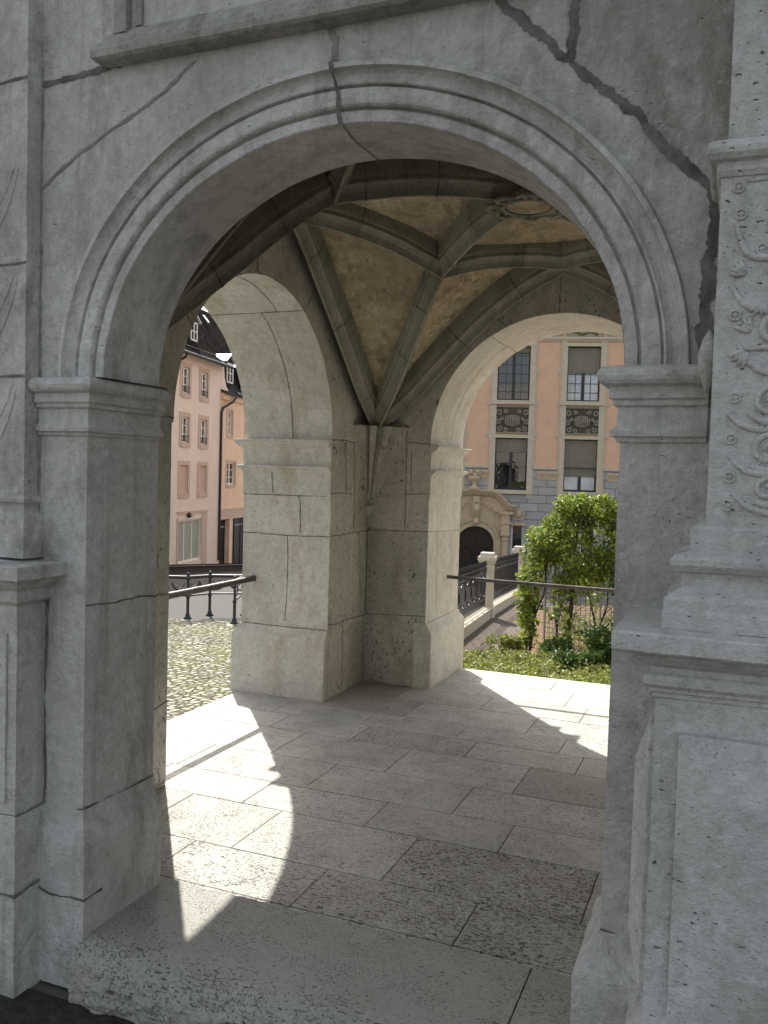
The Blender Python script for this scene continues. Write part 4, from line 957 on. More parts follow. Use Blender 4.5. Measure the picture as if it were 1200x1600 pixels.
# portal
po = MB(); pc = -.43
def sweep_uz(mb, pts, prof_, j=0):
    """profile (offset outward along normal of curve in uz-plane, w) along pts"""
    n = len(pts); vs = []
    for i, (u, z) in enumerate(pts):
        a = pts[max(i-1, 0)]; b = pts[min(i+1, n-1)]; t = V(b[0]-a[0], 0, b[1]-a[1]).normalized(); nn = V(-t.z, 0, t.x)
        for o_, w_ in prof_: vs.append(SF(u+nn.x*o_, w_, z+nn.z*o_))
    m_ = len(prof_); mb.add(vs, [(i*m_+k, i*m_+k+1, (i+1)*m_+k+1, (i+1)*m_+k) for i in range(n-1) for k in range(m_-1)])
darch = [(pc-.61, -3.4)]+[(pc-.61*math.cos(math.pi*k/24), -.58+.58*math.sin(math.pi*k/24)) for k in range(25)]+[(pc+.61, -3.4)]
sweep_uz(po, darch, [(-.0, -.12), (-.0, .09), (.05, .11), (.07, .085), (.17, .085), (.19, .12), (.25, .12), (.27, .04)])
hood = [(-1.30, .70), (-1.14, .70), (-1.03, .76), (-.90, .90), (-.74, 1.06), (-.58, 1.15), (0, 1.19), (.58, 1.15), (.74, 1.06), (.90, .90), (1.03, .76), (1.14, .70), (1.30, .70)]
hc = cat([V(pc+a, 0, b-.06) for a, b in hood], 6); hood2 = [(p.x, p.z) for p in hc]
sweep_uz(po, hood2, [(-.10, .03), (-.10, .12), (-.06, .14), (-.03, .22), (.03, .24), (.06, .32), (.10, .33), (.115, .30), (.115, .03)])
poo = po.build('portal', 'trim2', salmon, True)
ty = MB(); tp = [(u_, min(z_, 1.12)) for u_, z_ in hood2]; ty.add([SF(u_, .035, z_) for u_, z_ in tp]+[SF(pc+1.3-.42, .035, .5), SF(pc+.86, .035, -.58)]+[SF(pc+.86*math.cos(math.pi*k/16), .035, -.58+.8*math.sin(math.pi*k/16)) for k in range(1, 16)]+[SF(pc-.86, .035, -.58), SF(pc-1.3+.42, .035, .5)], [tuple(range(len(tp)+2+15+2))]); ty.build('tympanum', 'trim2', poo)
kf = MB()
fbox(kf, SF, pc-.115, pc+.115, .26, 1.02, .03, .22); fbox(kf, SF, pc-.085, pc+.085, .12, .28, .03, .26)
kf.ball(SF(pc, .24, .62), .105, (1, .6, 1.5)); kf.ball(SF(pc, .24, .16), .11, (1, .7, .8)); kf.tube([SF(pc-.08+.04*k, .26, .82) for k in range(5)], .03, 6)
for sg in (-1, 1):
    for k in range(5):
        a = .45+k*.2; kf.tube([SF(pc+sg*(.76*math.sin(a)+.05*math.cos(q*.7)*(1-q/12)), .11, -.58+.82*math.cos(a)+.05*math.sin(q*.7)) for q in range(11)], .022, 5)
    for k in range(3):
        kf.tube([SF(pc+sg*(.30+.16*k+.06*math.cos(q*.7)*(1-q/12)), .09, .72-.12*k+.07*math.sin(q*.7)*(1-q/12)) for q in range(11)], .026, 5)
kf.build('keystone', 'trim2', poo, True)
for sg in (-1, 1):
    pc_ = MB(); c = pc+sg*.98
    pc_.lathe([(.115, -3.3), (.115, -.50), (.10, -.47), (.13, -.42), (.13, -.38), (.10, -.36), (.15, -.26)], SF(c, .17, 0), 16)
    fbox(pc_, SF, c-.16, c+.16, -.26, -.18, .02, .33); fbox(pc_, SF, c-.13, c+.13, -.18, .44, .02, .27); fbox(pc_, SF, c-.17, c+.17, .12, .18, .02, .31); fbox(pc_, SF, c-.19, c+.25*(1 if sg > 0 else .8), .44, .53, .02, .34)
    pc_.build('portal_column', 'trim2', poo)
va = MB(); va.lathe([(.02, 1.22), (.20, 1.23), (.20, 1.28), (.10, 1.33), (.06, 1.42), (.12, 1.50), (.20, 1.58), (.22, 1.64), (.17, 1.68), (.05, 1.70)], SF(pc-.09, .2, 0), 14)
for k in range(9): va.ball(SF(pc-.09+.13*math.cos(k*.7), .2+.08*math.sin(k*2), 1.76+.07*math.sin(k*1.7)), .085)
va.build('portal_urn', 'trim2', poo, True)
dr = MB(); dr.add([SF(*((a, -.12, b))) for a, b in darch], [tuple(range(len(darch)))])
for sg in (-1, 1):
    dr.tube([SF(pc+sg*(.30+.2*math.cos(2*math.pi*k/20)), -.11, -1.0+.28*math.sin(2*math.pi*k/20)+.03*math.cos(6*math.pi*k/20)) for k in range(21)], .02, 5)
    dr.tube([SF(pc+sg*(.30+.2*math.cos(2*math.pi*k/20)), -.11, -1.75+.35*math.sin(2*math.pi*k/20)) for k in range(21)], .02, 5)
fbox(dr, SF, pc-.03, pc+.03, -3.3, -.02, -.12, -.07); dr.build('portal_door', 'door', poo)

# ---------------- pink corner house and peach house across the street
bk = R(10.7); PF = frame_at(-29.181, 46.354, -0.578, R(90)+bk, 1.35); RS = 1.35
# frame_at gives outward normal (sin, -cos) of the direction angle: towards the street
def house_windows(par, fr, lst, frame_w, name_wall):
    for (u0, u1, z0, z1, kind) in lst:
        if kind == 'shutter':
            sh_ = MB(); fbox(sh_, fr, u0, u1, z0, z1, -.14, -.08); fbox(sh_, fr, (u0+u1)/2-.01, (u0+u1)/2+.01, z0, z1, -.08, -.072); fbox(sh_, fr, u0, u1, z0+.45*(z1-z0), z0+.47*(z1-z0), -.08, -.070); sh_.build('closed_shutter', 'shutter', par); 
        else:
            wn = MB(); t_ = .07
            fbox(wn, fr, u0, u0+t_, z0, z1, -.16, -.09); fbox(wn, fr, u1-t_, u1, z0, z1, -.16, -.09); fbox(wn, fr, u0+t_, u1-t_, z0, z0+t_, -.16, -.09); fbox(wn, fr, u0+t_, u1-t_, z1-t_, z1, -.16, -.09)
            m_ = (u0+u1)/2; fbox(wn, fr, m_-.045, m_+.045, z0+t_, z1-t_, -.16, -.085)
            for q in (1/3, 2/3): fbox(wn, fr, u0+t_, u1-t_, z0+q*(z1-z0)-.018, z0+q*(z1-z0)+.018, -.155, -.095)
            wo = wn.build('window', 'whitepaint', par)
            g_ = MB(); g_.add([fr(u0, -.13, z0), fr(u1, -.13, z0), fr(u1, -.13, z1), fr(u0, -.13, z1)], [(0, 1, 2, 3)]); g_.build('pane', 'glass', wo)
            if kind == 'guard':
                gd = MB()
                for zz in (.08, .30): gd.tube([fr(u0-.02, .02, z0+zz), fr(u1+.02, .02, z0+zz)], .014, 5)
                for q in range(6): x = u0+(u1-u0)*q/5; gd.tube([fr(x, .02, z0+.08), fr(x, .02, z0+.30)], .010, 4)
                gd.build('window_guard', 'iron', wo)
        if frame_w:
            sf = MB(); a = frame_w
            fbox(sf, fr, u0-a, u0, z0-a, z1+a, -.02, .025); fbox(sf, fr, u1, u1+a, z0-a, z1+a, -.02, .025); fbox(sf, fr, u0, u1, z1, z1+a, -.02, .025); fbox(sf, fr, u0, u1, z0-a*1.1, z0, -.02, .05)
            sf.build('window_surround', 'surround', par)
pw = MB()
wlist = []
for k in range(-5, 0):
    u = -4.80+2.02*(k+1) if False else None
ucol = [-12.9, -10.88, -8.86, -6.84, -4.82, -2.80]
for u in ucol:
    wlist += [(u, u+.78, 4.93, 6.07, 'guard'), (u, u+.78, 2.78, 3.92, 'guard'), (u-.05, u+.80, .55, 1.80, 'shutter')]
shop = (-4.95, -2.42, -2.50, -.62); shop2 = (-9.6, -6.6, -2.4, -.62)
wall_holes(pw, PF, -14, -.42, -3.6, 6.66, [w_[:4] for w_ in wlist]+[shop, shop2], .16)
fbox(pw, PF, -14, -.42, -3.6, 6.6, -8, -.2); pw.add([PF(-.42, 0, -3.6), PF(-.42, -8, -3.6), PF(-.42, -8, 6.6), PF(-.42, 0, 6.6)], [(0, 1, 2, 3)])
pink = pw.build('pink_house', 'pinkwall'); tag(pink, 'pale pink house with tiled roof, closed lower shutters and glazed shop window', 'house')
house_windows(pink, PF, wlist, .19, 'pink')
for h in (shop, shop2):
    sf = MB(); fbox(sf, PF, h[0]-.12, h[0], h[2], h[3]+.12, -.1, .03); fbox(sf, PF, h[1], h[1]+.62, h[2]-.3, h[3]+.3, .0, .02); fbox(sf, PF, h[0]-.12, h[1]+.62, h[3]+.28, h[3]+.40, .0, .05); sf.build('shop_surround', 'surround', pink)
    wn = MB()
    for q in range(4): x = h[0]+(h[1]-h[0])*q/3; fbox(wn, PF, x-.035, x+.035, h[2], h[3], -.16, -.10)
    fbox(wn, PF, h[0], h[1], h[2], h[2]+.08, -.158, -.098); fbox(wn, PF, h[0], h[1], h[3]-.07, h[3], -.158, -.098)
    wo = wn.build('shop_window', 'whitepaint', pink); g_ = MB(); g_.add([PF(h[0], -.13, h[2]), PF(h[1], -.13, h[2]), PF(h[1], -.13, h[3]), PF(h[0], -.13, h[3])], [(0, 1, 2, 3)]); g_.build('pane', 'curtain', wo)
RS = 1.0; wl_ = MB(); wl_.lathe([(.0, -.0), (.12, .0), (.13, .05), (.09, .10), (0., .11)], (0, 0, 0), 14)
wl_.v = [PF(-3.95+p.x, .02+p.z*1.4, -.40+p.y) for p in wl_.v]; wlo_ = wl_.build('wall_lamp', 'iron', pink, True)
RS = 1.35; wl2 = MB(); wl2.ball(PF(-3.95, .15, -.40), .085); wl2.build('lamp_shade', 'lampglass', wlo_, True)
# roof: kicked eave, tiles, skylights, dormer
def roof_quad(fr, u0, u1, pts, mat, name, par, thick=.06):
    mb = MB(); n = len(pts)
    vs = [fr(u, w_, z) for u in (u0, u1) for w_, z in pts]; vs += [fr(u, w_, z-thick) for u in (u0, u1) for w_, z in pts]
    f = []
    for k in range(n-1): f += [(k, n+k, n+k+1, k+1), (2*n+k, 2*n+k+1, 3*n+k+1, 3*n+k)]
    f += [tuple(list(range(n))+list(range(3*n-1, 2*n-1, -1))), tuple(list(range(n, 2*n))+list(range(4*n-1, 3*n-1, -1))), (0, 2*n, 3*n, n), (n-1, 2*n-1, 4*n-1, 3*n-1)]
    mb.add(vs, f)
    return mb.build(name, mat, par, uvf=lambda c: ((c-fr.o).dot(fr.d), c.z*1.25))
rf = roof_quad(PF, -14.3, -.20, [(.42, 6.62), (-.35, 7.12), (-2.8, 10.12)], 'tiles', 'roof', pink)
roof_quad(PF, -14.3, -.20, [(-2.8, 10.12), (-8.3, 6.6)], 'tiles', 'roof', pink)
gb = MB(); gb.add([PF(-.45, .0, 6.55), PF(-.45, -.35, 7.05), PF(-.45, -2.8, 10.0), PF(-.45, -8, 6.6)], [(0, 1, 2, 3)]); gb.build('gable', 'pinkwall', pink)
gt = MB(); gt.tube([PF(-14.3, .48, 6.58), PF(-.15, .48, 6.58)], .075, 8); gt.tube([PF(-5.35, .48, 6.55), PF(-5.35, .40, 6.38), PF(-5.35, .10, 6.2), PF(-5.9, .08, 5.9)], .05, 7)
for k in range(28): x = -14+k*.5; gt.tube([PF(x, .25, 6.78), PF(x, .25, 6.95)], .02, 5)
gt.tube([PF(-14, .25, 6.95), PF(-.3, .25, 6.95)], .015, 5)
gt.build('gutter', 'iron', pink)
for (uu, ww, L_) in ((2.5, -2.05, .42), (4.7, -1.8, .42), (5.5, -1.42, .5), (-1.2, -1.7, .5), (-7, -2.3, .55), (-9, -2.0, .5)):
    z_ = 7.12+( -.35-ww)*(3.0/2.45); sk = MB(); dn = V(0, .92, .0)
    a = PF(uu, ww+.04, z_+.10); tt = (PF(0, -2.45, 3.0)-PF(0, 0, 0)).normalized(); un = PF.d
    sk.add([a, a+un*.42, a+un*.42+tt*L_*1.4, a+tt*L_*1.4, a-V(0, 0, .09), a+un*.42-V(0, 0, .09), a+un*.42+tt*L_*1.4-V(0, 0, .09), a+tt*L_*1.4-V(0, 0, .09)], [(0, 1, 2, 3), (4, 7, 6, 5), (0, 4, 5, 1), (1, 5, 6, 2), (2, 6, 7, 3), (3, 7, 4, 0)]); sk.build('skylight', 'paleglass', rf)
def dormer(fr, par, u0, u1, w1, z0, z1, zr, wall, roofm, depth=1.6):
    mb = MB(); c = (u0+u1)/2
    mb.add([fr(u0, w1, z0), fr(u1, w1, z0), fr(u1, w1, z1), fr(c, w1, zr), fr(u0, w1, z1), fr(u0, w1-depth, z1), fr(u1, w1-depth, z1), fr(u0, w1-depth, z0+.5), fr(u1, w1-depth, z0+.5), fr(c, w1-depth, zr)], [(0, 1, 2, 3, 4), (0, 4, 5, 7), (1, 8, 6, 2)]); d = mb.build('dormer', wall, par)
    r_ = MB(); e = .12
    for a, b in ((u0-e, c), (u1+e, c)):
        za = z1-.05
        r_.add([fr(a, w1+e, za), fr(b, w1+e, zr+.03), fr(b, w1-depth, zr+.03), fr(a, w1-depth, za), fr(a, w1+e, za+.05), fr(b, w1+e, zr+.08), fr(b, w1-depth, zr+.08), fr(a, w1-depth, za+.05)], [(0, 1, 2, 3), (4, 7, 6, 5), (0, 4, 5, 1), (3, 2, 6, 7), (0, 3, 7, 4)])
    r_.build('dormer_roof', roofm, d)
    wn = MB(); a, b, z_a, z_b = u0+.14, u1-.14, z0+.12, z1-.06
    for q in ((a, a+.07, z_a, z_b), (b-.07, b, z_a, z_b), (a, b, z_a, z_a+.07), (a, b, z_b-.07, z_b), ((a+b)/2-.03, (a+b)/2+.03, z_a, z_b), (a, b, (z_a+z_b)/2-.02, (z_a+z_b)/2+.02)): wn.box((q[0], w1, q[2]), (q[1], w1+.05, q[3]), fr=fr)
    wo = wn.build('dormer_window', 'whitepaint', d); g_ = MB(); g_.add([fr(a, w1+.02, z_a), fr(b, w1+.02, z_a), fr(b, w1+.02, z_b), fr(a, w1+.02, z_b)], [(0, 1, 2, 3)])
    return d
dormer(PF, rf, -2.80, -1.80, -.62, 7.40, 8.45, 8.75, 'slate', 'tin')
dormer(PF, rf, -9.6, -8.6, -.75, 7.45, 8.45, 8.75, 'slate', 'tin')
ch = MB(); fbox(ch, PF, -2.9, -2.5, 9.7, 10.6, -3.2, -2.7); fbox(ch, PF, -2.95, -2.45, 10.6, 10.7, -3.25, -2.65); ch.build('chimney', 'slate', rf)
# peach house
qw = MB(); ql = [(.50, 1.16, 3.37, 4.56, 'w'), (3.0, 3.66, 3.37, 4.56, 'w'), (5.5, 6.2, 3.37, 4.56, 'w'), (.52, 1.66, .92, 2.02, 'w'), (4.0, 5.1, .92, 2.02, 'w')]
gd_ = [(-.22, 1.08, -3.4, -.80), (1.49, 4.2, -3.4, -.80), (4.7, 7.4, -3.4, -.80)]
wall_holes(qw, PF, -.40, 9, -3.6, 5.36, [w_[:4] for w_ in ql]+gd_, .30)
fbox(qw, PF, -.40, 9, -3.6, 5.3, -8, -.45); peach = qw.build('peach_house', 'peachwall'); tag(peach, 'peach coloured house with black mansard roof and dark doorways beyond the pink one', 'house')
house_windows(peach, PF, ql, .13, 'peach')
bd = MB(); fbox(bd, PF, -.38, 9, -.30, -.19, .0, .04); bd.build('string_course', 'peachwall', peach); bd = MB(); fbox(bd, PF, -.38, 9, 5.05, 5.36, .0, .16); bd.build('eaves_moulding', 'peachwall', peach)
lb_ = MB(); fbox(lb_, PF, -.38, 9, -.80, -.30, .0, .012); lb_.build('shaded_lintel', 'surround', peach)
for h in gd_:
    dd = MB(); fbox(dd, PF, h[0], h[1], h[2], h[3], -.36, -.28)
    nq = 3
    for q in range(nq+1): x = h[0]+(h[1]-h[0])*q/nq; fbox(dd, PF, x-.03, x+.03, h[2], h[3], -.28, -.25)
    do = dd.build('garage_door', 'iron', peach); hn = MB(); fbox(hn, PF, (h[0]+h[1])/2-.5, (h[0]+h[1])/2+.5, h[3]-.42, h[3]-.36, -.25, -.22); hn.build('door_rail', 'wire', do)
mf = roof_quad(PF, -.42, 9.2, [(.32, 5.34), (-.05, 5.55), (-.55, 6.5), (-.8, 7.50)], 'slate', 'mansard_roof', peach)
roof_quad(PF, -.30, 12, [(-.78, 7.50), (-2.8, 10.12), (-8.3, 6.6)], 'tiles', 'upper_roof', peach)
for (a, b) in ((.15, 1.25), (2.6, 3.7), (5.2, 6.3)): dormer(PF, mf, a, b, -.02, 5.80, 6.95, 7.28, 'slate', 'tin', 1.2)
gp = MB(); gp.tube([PF(.85, .40, 5.36), PF(.35, .34, 4.98), PF(-.36, .12, 4.62), PF(-.42, .07, 4.4), PF(-.42, .07, -2.75)], .06, 8); gp.tube([PF(.6, .42, 5.40), PF(9.2, .42, 5.40)], .07, 8); gp.build('drainpipe', 'iron', peach)
par_ = MB(); pts = cat([V(0, .35, 6.6), V(0, .22, 6.0), V(0, -.05, 5.5), V(0, .30, 5.3)], 6)
par_.add([PF(-.40, .0, 5.2), PF(-.40, .0, 6.62), PF(-.05, .0, 6.62), PF(.05, .0, 6.1), PF(.30, .0, 5.7), PF(.9, .0, 5.36), PF(.9, 0, 5.2)]+[PF(-.40, -.5, 5.2), PF(-.40, -.5, 6.62), PF(-.05, -.5, 6.62), PF(.05, -.5, 6.1), PF(.30, -.5, 5.7), PF(.9, -.5, 5.36), PF(.9, -.5, 5.2)], [tuple(range(7)), tuple(reversed(range(7, 14)))]+[(k, k+7, (k+1) % 7+7, (k+1) % 7) for k in range(7)])
par_.build('curved_parapet', 'pinkwall', peach)

RS = 1.0
# street and kerb in front of the houses
def lane(name, mat, u0, u1, wa, wb, lift, kind='structure'):
    mb = MB(); n = 30
    mb.grid(lambda p, q: (lambda P: V(P.x, P.y, gz(P.x, P.y)+lift))(PF(u0+(u1-u0)*p, wa+(wb-wa)*q, 0)), n, 8); o = mb.build(name, mat); tag(o, kind=kind); return o
lane('road', 'asphalt', -45, 40, 1.55, 7.95, .012)
pvm = MB(); pvm.grid(lambda p, q: (lambda P: V(P.x, P.y, gz(P.x, P.y)+.12))(PF(-45+85*p, -.5+2.0*q, 0)), 30, 4); pvm.grid(lambda p, q: (lambda P: V(P.x, P.y, gz(P.x, P.y)+.12-.2*q))(PF(-45+85*p, 1.5, 0)), 30, 1); tag(pvm.build('pavement', 'asphalt'), kind='structure')
kbm = MB(); kbm.grid(lambda p, q: (lambda P: V(P.x, P.y, gz(P.x, P.y)+.126-.15*(q > .6)))(PF(-45+85*p, 1.36+.15*min(q*1.6, 1), 0)), 30, 3); tag(kbm.build('kerb', 'gate'), kind='structure')

# ---------------- iron railing round the stair opening in the square
ra = empty('iron_railing', 'black cast iron railing with leaf brackets at the edge of the cobbled square', 'railing')
def railing(parent):
    A = [V(-12.2, 12.6, 0), V(-10.6, 13.2, 0), V(-9.13, 13.79, 0), V(-9.06, 14.56, 0), V(-8.44, 15.05, 0), V(-7.4, 15.9, 0)]
    B = [V(-7.81, 13.62, 0), V(-8.44, 15.05, 0)]
    Cc = [V(-12.6, 13.4, 0), V(-10.6, 14.2, 0), V(-9.08, 14.6, 0), V(-8.44, 15.05, 0)]
    done = []
    for L_ in (A, B):
        for k, p in enumerate(L_):
            z_ = gz(p.x, p.y); p.z = z_
            if all((p-q).length > .3 for q in done):
                done.append(p.copy()); pm = MB()
                pm.lathe([(.09, 0), (.09, .03), (.06, .05), (.05, .10), (.035, .13), (.032, .45), (.045, .47), (.045, .50), (.03, .52), (.028, .86), (.05, .88), (.055, .92), (.03, .95), (.045, 1.0), (.03, 1.04), (0, 1.05)], p, 10)
                pm.build('post', 'iron', parent, True)
        rm = MB()
        for h_, r_ in ((.93, .040), (.52, .020)):
            rm.tube([p+V(0, 0, h_) for p in L_], r_, 7)
        rm.build('rail', 'iron', parent, True)
        for a, b in zip(L_, L_[1:]):
            d = (b-a).normalized()
            for o, sg in ((a, 1), (b, -1)):
                bm_ = MB()
                q = [o+d*sg*(.03+.34*math.sin(t*math.pi/2/8))+V(0, 0, .60+.24*(1-math.cos(t*math.pi/2/8))) for t in range(9)]
                bm_.tube(q, [.01+.020*math.sin(math.pi*t/8) for t in range(9)], 6)
                q = [o+d*sg*(.05+.2*t/6)+V(0, 0, .83-.14*math.sin(t/6*math.pi*.8)) for t in range(7)]; bm_.tube(q, .010, 5); bm_.build('leaf_bracket', 'iron', parent, True)
railing(ra)

# ---------------- garden gate wall with pillars and iron fence
def gpillar(x, y, label):
    t = MB(); z_ = gz(x, y)-.05; h = 1.66
    def sq(prof_, mb):
        a = R(7); vs = []
        for r_, z in prof_:
            for sx_, sy_ in ((-1, -1), (1, -1), (1, 1), (-1, 1)): vs.append(V(x+r_*(sx_*math.cos(a)-sy_*math.sin(a)), y+r_*(sx_*math.sin(a)+sy_*math.cos(a)), z_+z))
        n = len(prof_); mb.add(vs, [(i*4+k, i*4+(k+1) % 4, (i+1)*4+(k+1) % 4, (i+1)*4+k) for i in range(n-1) for k in range(4)]+[(0, 3, 2, 1), ((n-1)*4, (n-1)*4+1, (n-1)*4+2, (n-1)*4+3)])
    sq([(.20, 0), (.20, .30), (.17, .34), (.155, .38), (.155, 1.36), (.165, 1.38)], t)
    o = t.build('stone_pillar', 'gate', None, bevel=.008); tag(o, label, 'pillar', 'cream stone pillars along the garden path')
    cpm = MB(); sq([(.165, 1.38), (.175, 1.40), (.175, 1.42), (.20, 1.46), (.215, 1.49), (.215, 1.56), (.20, 1.575), (.17, 1.58), (.16, 1.64), (.15, 1.66)], cpm); cpm.build('cap', 'gate', o, bevel=.006)
gpillar(-3.44, 18.15, 'nearer cream stone pillar with a moulded cap beside the garden path'); gpillar(-4.08, 24.3, 'farther cream stone pillar with a moulded cap, half hidden by the climbing vine')
def gfence(a, b, label, rings):
    a = V(*a, 0); b = V(*b, 0); a.z = gz(a.x, a.y); b.z = gz(b.x, b.y); d = b-a; L_ = d.length; dn = d.normalized(); sd_ = V(dn.y, -dn.x, 0).normalized()
    base = MB(); n = 12
    pr_ = [(-.14, -.1), (-.14, .22), (-.17, .24), (-.17, .27), (0, .31), (.17, .27), (.17, .24), (.14, .22), (.14, -.1)]
    vs = [a.lerp(b, i/n)+sd_*o+V(0, 0, z) for i in range(n+1) for o, z in pr_]
    base.add(vs, [(i*9+k, i*9+k+1, (i+1)*9+k+1, (i+1)*9+k) for i in range(n) for k in range(8)]+[tuple(range(9)), tuple(n*9+k for k in range(9))])
    bo_ = base.build('plinth_wall', 'gate'); tag(bo_, label, 'fence', 'low walls with iron fence panels')
    rl_ = MB()
    for z in (.36, .50, 1.12, 1.26): rl_.tube([a+V(0, 0, z), b+V(0, 0, z)], .013, 5)
    rl_.build('rail', 'iron', bo_)
    br_ = MB(); m_ = int(L_/.13)
    for i in range(m_+1):
        p = a.lerp(b, (i+.3)/(m_+.6)); br_.tube([p+V(0, 0, .31), p+V(0, 0, 1.34)], .009, 5); br_.tube([p+V(0, 0, 1.32), p+V(0, 0, 1.36), p+V(0, 0, 1.43)], [.012, .026, .002], 6)
        if i % 2 == 0: br_.tube([p+dn*(.065+.06*math.cos(2*math.pi*k/12))+V(0, 0, 1.19+.06*math.sin(2*math.pi*k/12)) for k in range(13)], .007, 5)
        if rings and i % 6 == 2: br_.tube([p+dn*(.3*math.cos(2*math.pi*k/20))+V(0, 0, .81+.26*math.sin(2*math.pi*k/20)) for k in range(21)], .010, 5)
    br_.build('iron_bars', 'iron', bo_)
gfence((-2.55, 11.2), (-3.40, 17.9), 'low cream wall with a spiked iron fence in front of the nearer pillar', True)
gfence((-3.48, 18.4), (-4.05, 24.05), 'low cream wall with a spiked iron fence between the two stone pillars', False)
# cast iron mesh post before the near pillar
# ---------------- garden
gsheet('gravel_path', [(-2.45, 8.5), (-2.8, 12), (-3.3, 18), (-4.0, 24.5), (-4.3, 26.4), (-2.9, 27.0), (-2.7, 20.5), (-1.7, 14.0), (-1.3, 11.2), (-1.1, 8.5)], 'gravel', .006)
gsheet('garden_soil', [(-1.1, 5.5), (-1.3, 11.2), (-1.7, 14), (-2.7, 20.5), (-2.5, 23), (3, 24), (9, 20), (9, 5.5)], 'soil', .008)
gsheet('cobble_strip', [(-2.6, 4.8), (-2.45, 8.5), (-1.1, 8.5), (-1.1, 5.5), (9, 5.5), (9, 4.8)], 'gravel', .010)
def leaves(mb, cols_, p, r_, n, size, rg, flat=.0, hang=.0, ratio=1.5):
    for _ in range(n):
        u = rg.random(); d = V(rg.gauss(0, 1), rg.gauss(0, 1), rg.gauss(0, 1)).normalized()*(rg.random()**.45)
        c = V(p[0]+d.x*r_[0], p[1]+d.y*r_[1], p[2]+d.z*r_[2]); s_ = size*rg.uniform(.6, 1.35)
        nn = (V(rg.gauss(0, 1), rg.gauss(0, 1), rg.gauss(0, 1)+flat)).normalized(); t = nn.orthogonal().normalized(); t = Matrix.Rotation(rg.uniform(0, 6.28), 3, nn) @ t; b_ = nn.cross(t)
        k = len(mb.v); mb.v += [c-t*s_*.5*ratio, c-t*s_*.08+b_*s_*.42+nn*s_*.08, c+t*s_*.5*ratio-nn*s_*.1, c-t*s_*.08-b_*s_*.42+nn*s_*.08]
        mb.f.append([k, k+1, k+2, k+3]); mb.mi.append(0); cols_.append(min(1, max(0, rg.gauss(.42, .28))))
def leafbuild(mb, cols_, name, mat, parent):
    o = mb.build(name, mat, parent); a = o.data.attributes.new('leaf', 'FLOAT', 'FACE'); a.data.foreach_set('value', cols_); return o
rg = random.Random(11)
# climbing vine: thin twisted stems carrying a dense canopy
vz = -1.53
vine = empty('climbing_vine', 'sunlit green vine canopy with thin bare stems growing through a wire trellis', 'climbing plant')
stm = MB()
stems = [((-1.26, 12.94), (-1.05, 12.9)), ((-1.18, 12.75), (-1.2, 12.8)), ((-.46, 12.70), (-.35, 12.9)), ((-.85, 13.6), (-.75, 13.5)), ((.35, 13.2), (.25, 13.3)), ((.8, 13.0), (.9, 13.1)), ((-.2, 14.2), (-.1, 14.1)), ((1.4, 13.5), (1.3, 13.3))]
for i, (a, b) in enumerate(stems):
    for br in range(2):
        n = 14; ph = rg.uniform(0, 6); ax = a[0]; tx = b[0]+rg.uniform(-.5, .5); ty = b[1]+rg.uniform(-.3, .3); top_ = rg.uniform(1.5, 2.3)
        pts = [V(ax+(tx-ax)*(k/n)**1.3+.05*math.sin(k*.9+ph)*(k/n+.2), a[1]+(ty-a[1])*k/n+.04*math.cos(k*1.1+ph), vz+top_*k/n) for k in range(n+1)]
        stm.tube(pts, [.020*(1-.6*k/n)+.003 for k in range(n+1)], 6)
        for tw in range(4):
            k = rg.randint(4, n-1); q = pts[k]; e = q+V(rg.uniform(-.4, .4), rg.uniform(-.3, .3), rg.uniform(.1, .5)); stm.tube([q, q.lerp(e, .5)+V(0, 0, .06), e], [.008, .006, .003], 5)
stm.build('stems', 'bark', vine, True)
lm = MB(); lc = []
clumps = []
for k in range(250):
    x = rg.uniform(-1.26, 2.2); y = rg.uniform(12.5, 13.9)
    topz = .86+.28*noise.noise(V(x*1.5, y, 3))+(.36 if -.75 < x < .05 or x > .1 and x < .7 else 0)
    if x < -.95: topz = .62
    z = rg.uniform(-.25, topz) if rg.random() < .65 else topz
    if x < -.8 and z < .1 and rg.random() < .3: continue
    clumps.append((x, y, z))
for c in clumps: leaves(lm, lc, c, (.22, .24, .19), 150, .054, rg, .8)
for k in range(110):    # sparse lower leaves along the outer stems
    s_ = stems[k % 8]; leaves(lm, lc, (s_[0][0]+rg.uniform(-.12, .12), s_[0][1]+rg.uniform(-.15, .15), rg.uniform(-1.2, -.1)), (.15, .15, .22), 12, .075, rg, .5)
for k in range(26): leaves(lm, lc, (-1.28+rg.uniform(-.08, .10), 12.85+rg.uniform(-.2, .2), rg.uniform(-1.45, -.1)), (.13, .15, .16), 22, .075, rg, .5)
leafbuild(lm, lc, 'foliage', 'vine', vine)
# trellis of wire mesh
tr = empty('wire_trellis', 'pale wire mesh trellis standing in the flower bed under the vine', 'trellis')
for name_, y0, xs_, st_ in (('mesh_panel', 13.1, (-.98, 1.9), .09), ('mesh_panel', 14.6, (-1.3, 1.9), .09)):
    mb = MB(); n = int((xs_[1]-xs_[0])/st_)
    for i in range(n+1): mb.tube([V(xs_[0]+i*st_, y0, vz-.03), V(xs_[0]+i*st_, y0, .55)], .0050, 4, False)
    for i in range(int(2.0/st_)): mb.tube([V(xs_[0], y0, vz+.05+i*st_), V(xs_[1], y0, vz+.05+i*st_)], .0050, 4, False)
    mb.build(name_, 'wire', tr)
for x in (-.98, .0, .95, 1.9):
    mb = MB(); mb.tube([V(x, 13.12, vz-.1), V(x, 13.12, .7)], .016, 6); mb.build('post', 'wire', tr)
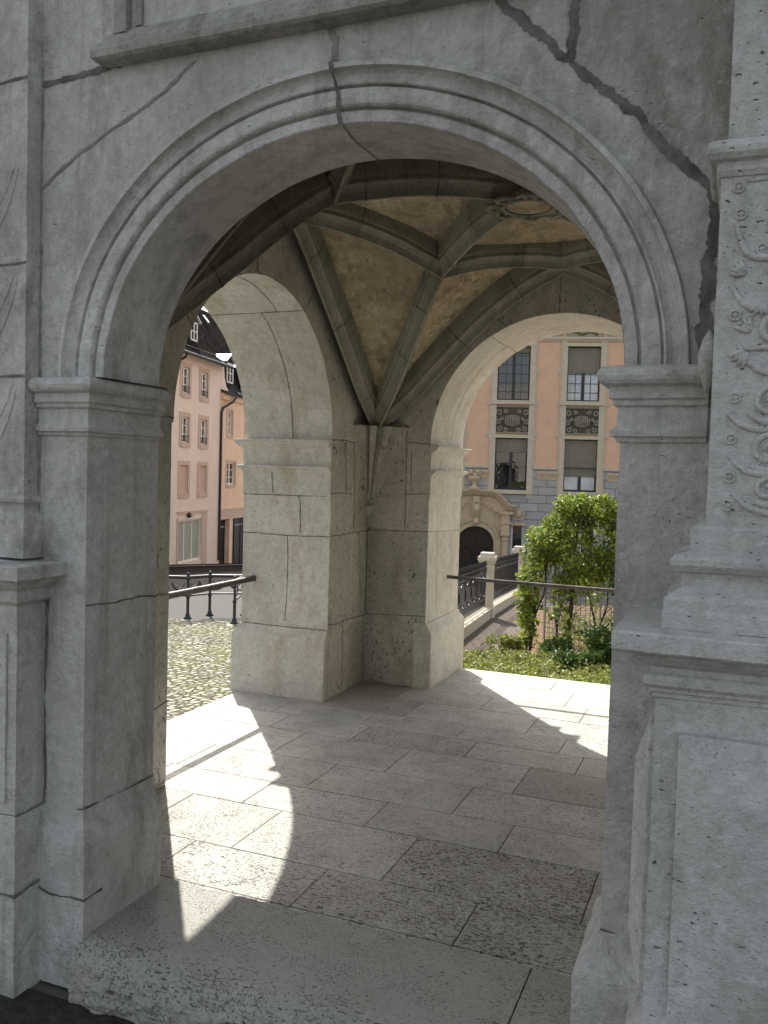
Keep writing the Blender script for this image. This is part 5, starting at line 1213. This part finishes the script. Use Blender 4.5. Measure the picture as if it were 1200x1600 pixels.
# low shrubs and ground cover
def shrub(x, y, r_, h, n, label, mat='bushleaf', name='low_shrub'):
    z_ = gz(x, y); t = empty(name, label, 'shrub', group='low shrubs in the flower bed')
    sm_ = MB()
    for k in range(9):
        e = V(x+rg.uniform(-r_, r_)*.8, y+rg.uniform(-r_, r_)*.8, z_+h*rg.uniform(.6, 1)); sm_.tube([V(x, y, z_), V(x, y, z_).lerp(e, .5)+V(0, 0, h*.15), e], [.012, .008, .003], 5)
    sm_.build('stems', 'bark', t); mb = MB(); cl = []
    for k in range(max(5, n//55)):
        a = rg.uniform(0, 6.28); q = r_*math.sqrt(rg.random())*.8; leaves(mb, cl, (x+q*math.cos(a), y+q*math.sin(a), z_+h*rg.uniform(.25, .85)), (r_*.38, r_*.38, h*.25), 55, .05, rg, .8)
    leafbuild(mb, cl, 'foliage', mat, t)
shrub(.42, 11.6, .45, .75, 2600, 'dark green low shrub against the right pier, biggest of the bed')
shrub(-.05, 11.0, .4, .45, 1800, 'dark bushy shrub below the thick vine stem')
shrub(-1.45, 12.1, .30, .45, 900, 'small light shrub at the foot of the leftmost vine stem', 'coverleaf')
shrub(-.60, 12.1, .40, .42, 1300, 'spreading shrub in the middle of the bed before the mesh')
shrub(.2, 16.2, .5, .55, 1300, 'yellowish shrub behind the wire mesh, farther back', 'coverleaf')
shrub(.9, 12.6, .5, .8, 1800, 'tall shrub half hidden behind the right pier')
gc = MB(); gcl = []
for k in range(520):
    x = rg.uniform(-2.05, 1.6); y = rg.uniform(9.0, 11.6)-.12*x
    if x < -1.6 and y > 11.2: continue
    leaves(gc, gcl, (x, y, gz(x, y)+rg.uniform(.05, .24)), (.16, .16, .10), 60, .036, rg, 1.0)
for k in range(170):
    x = rg.uniform(-1.2, 2.0); y = rg.uniform(13.5, 19)
    leaves(gc, gcl, (x, y, gz(x, y)+rg.uniform(.03, .18)), (.2, .2, .10), 22, .06, rg, 1.2)
g_o = leafbuild(gc, gcl, 'ground_cover', 'coverleaf', None); tag(g_o, kind='stuff')
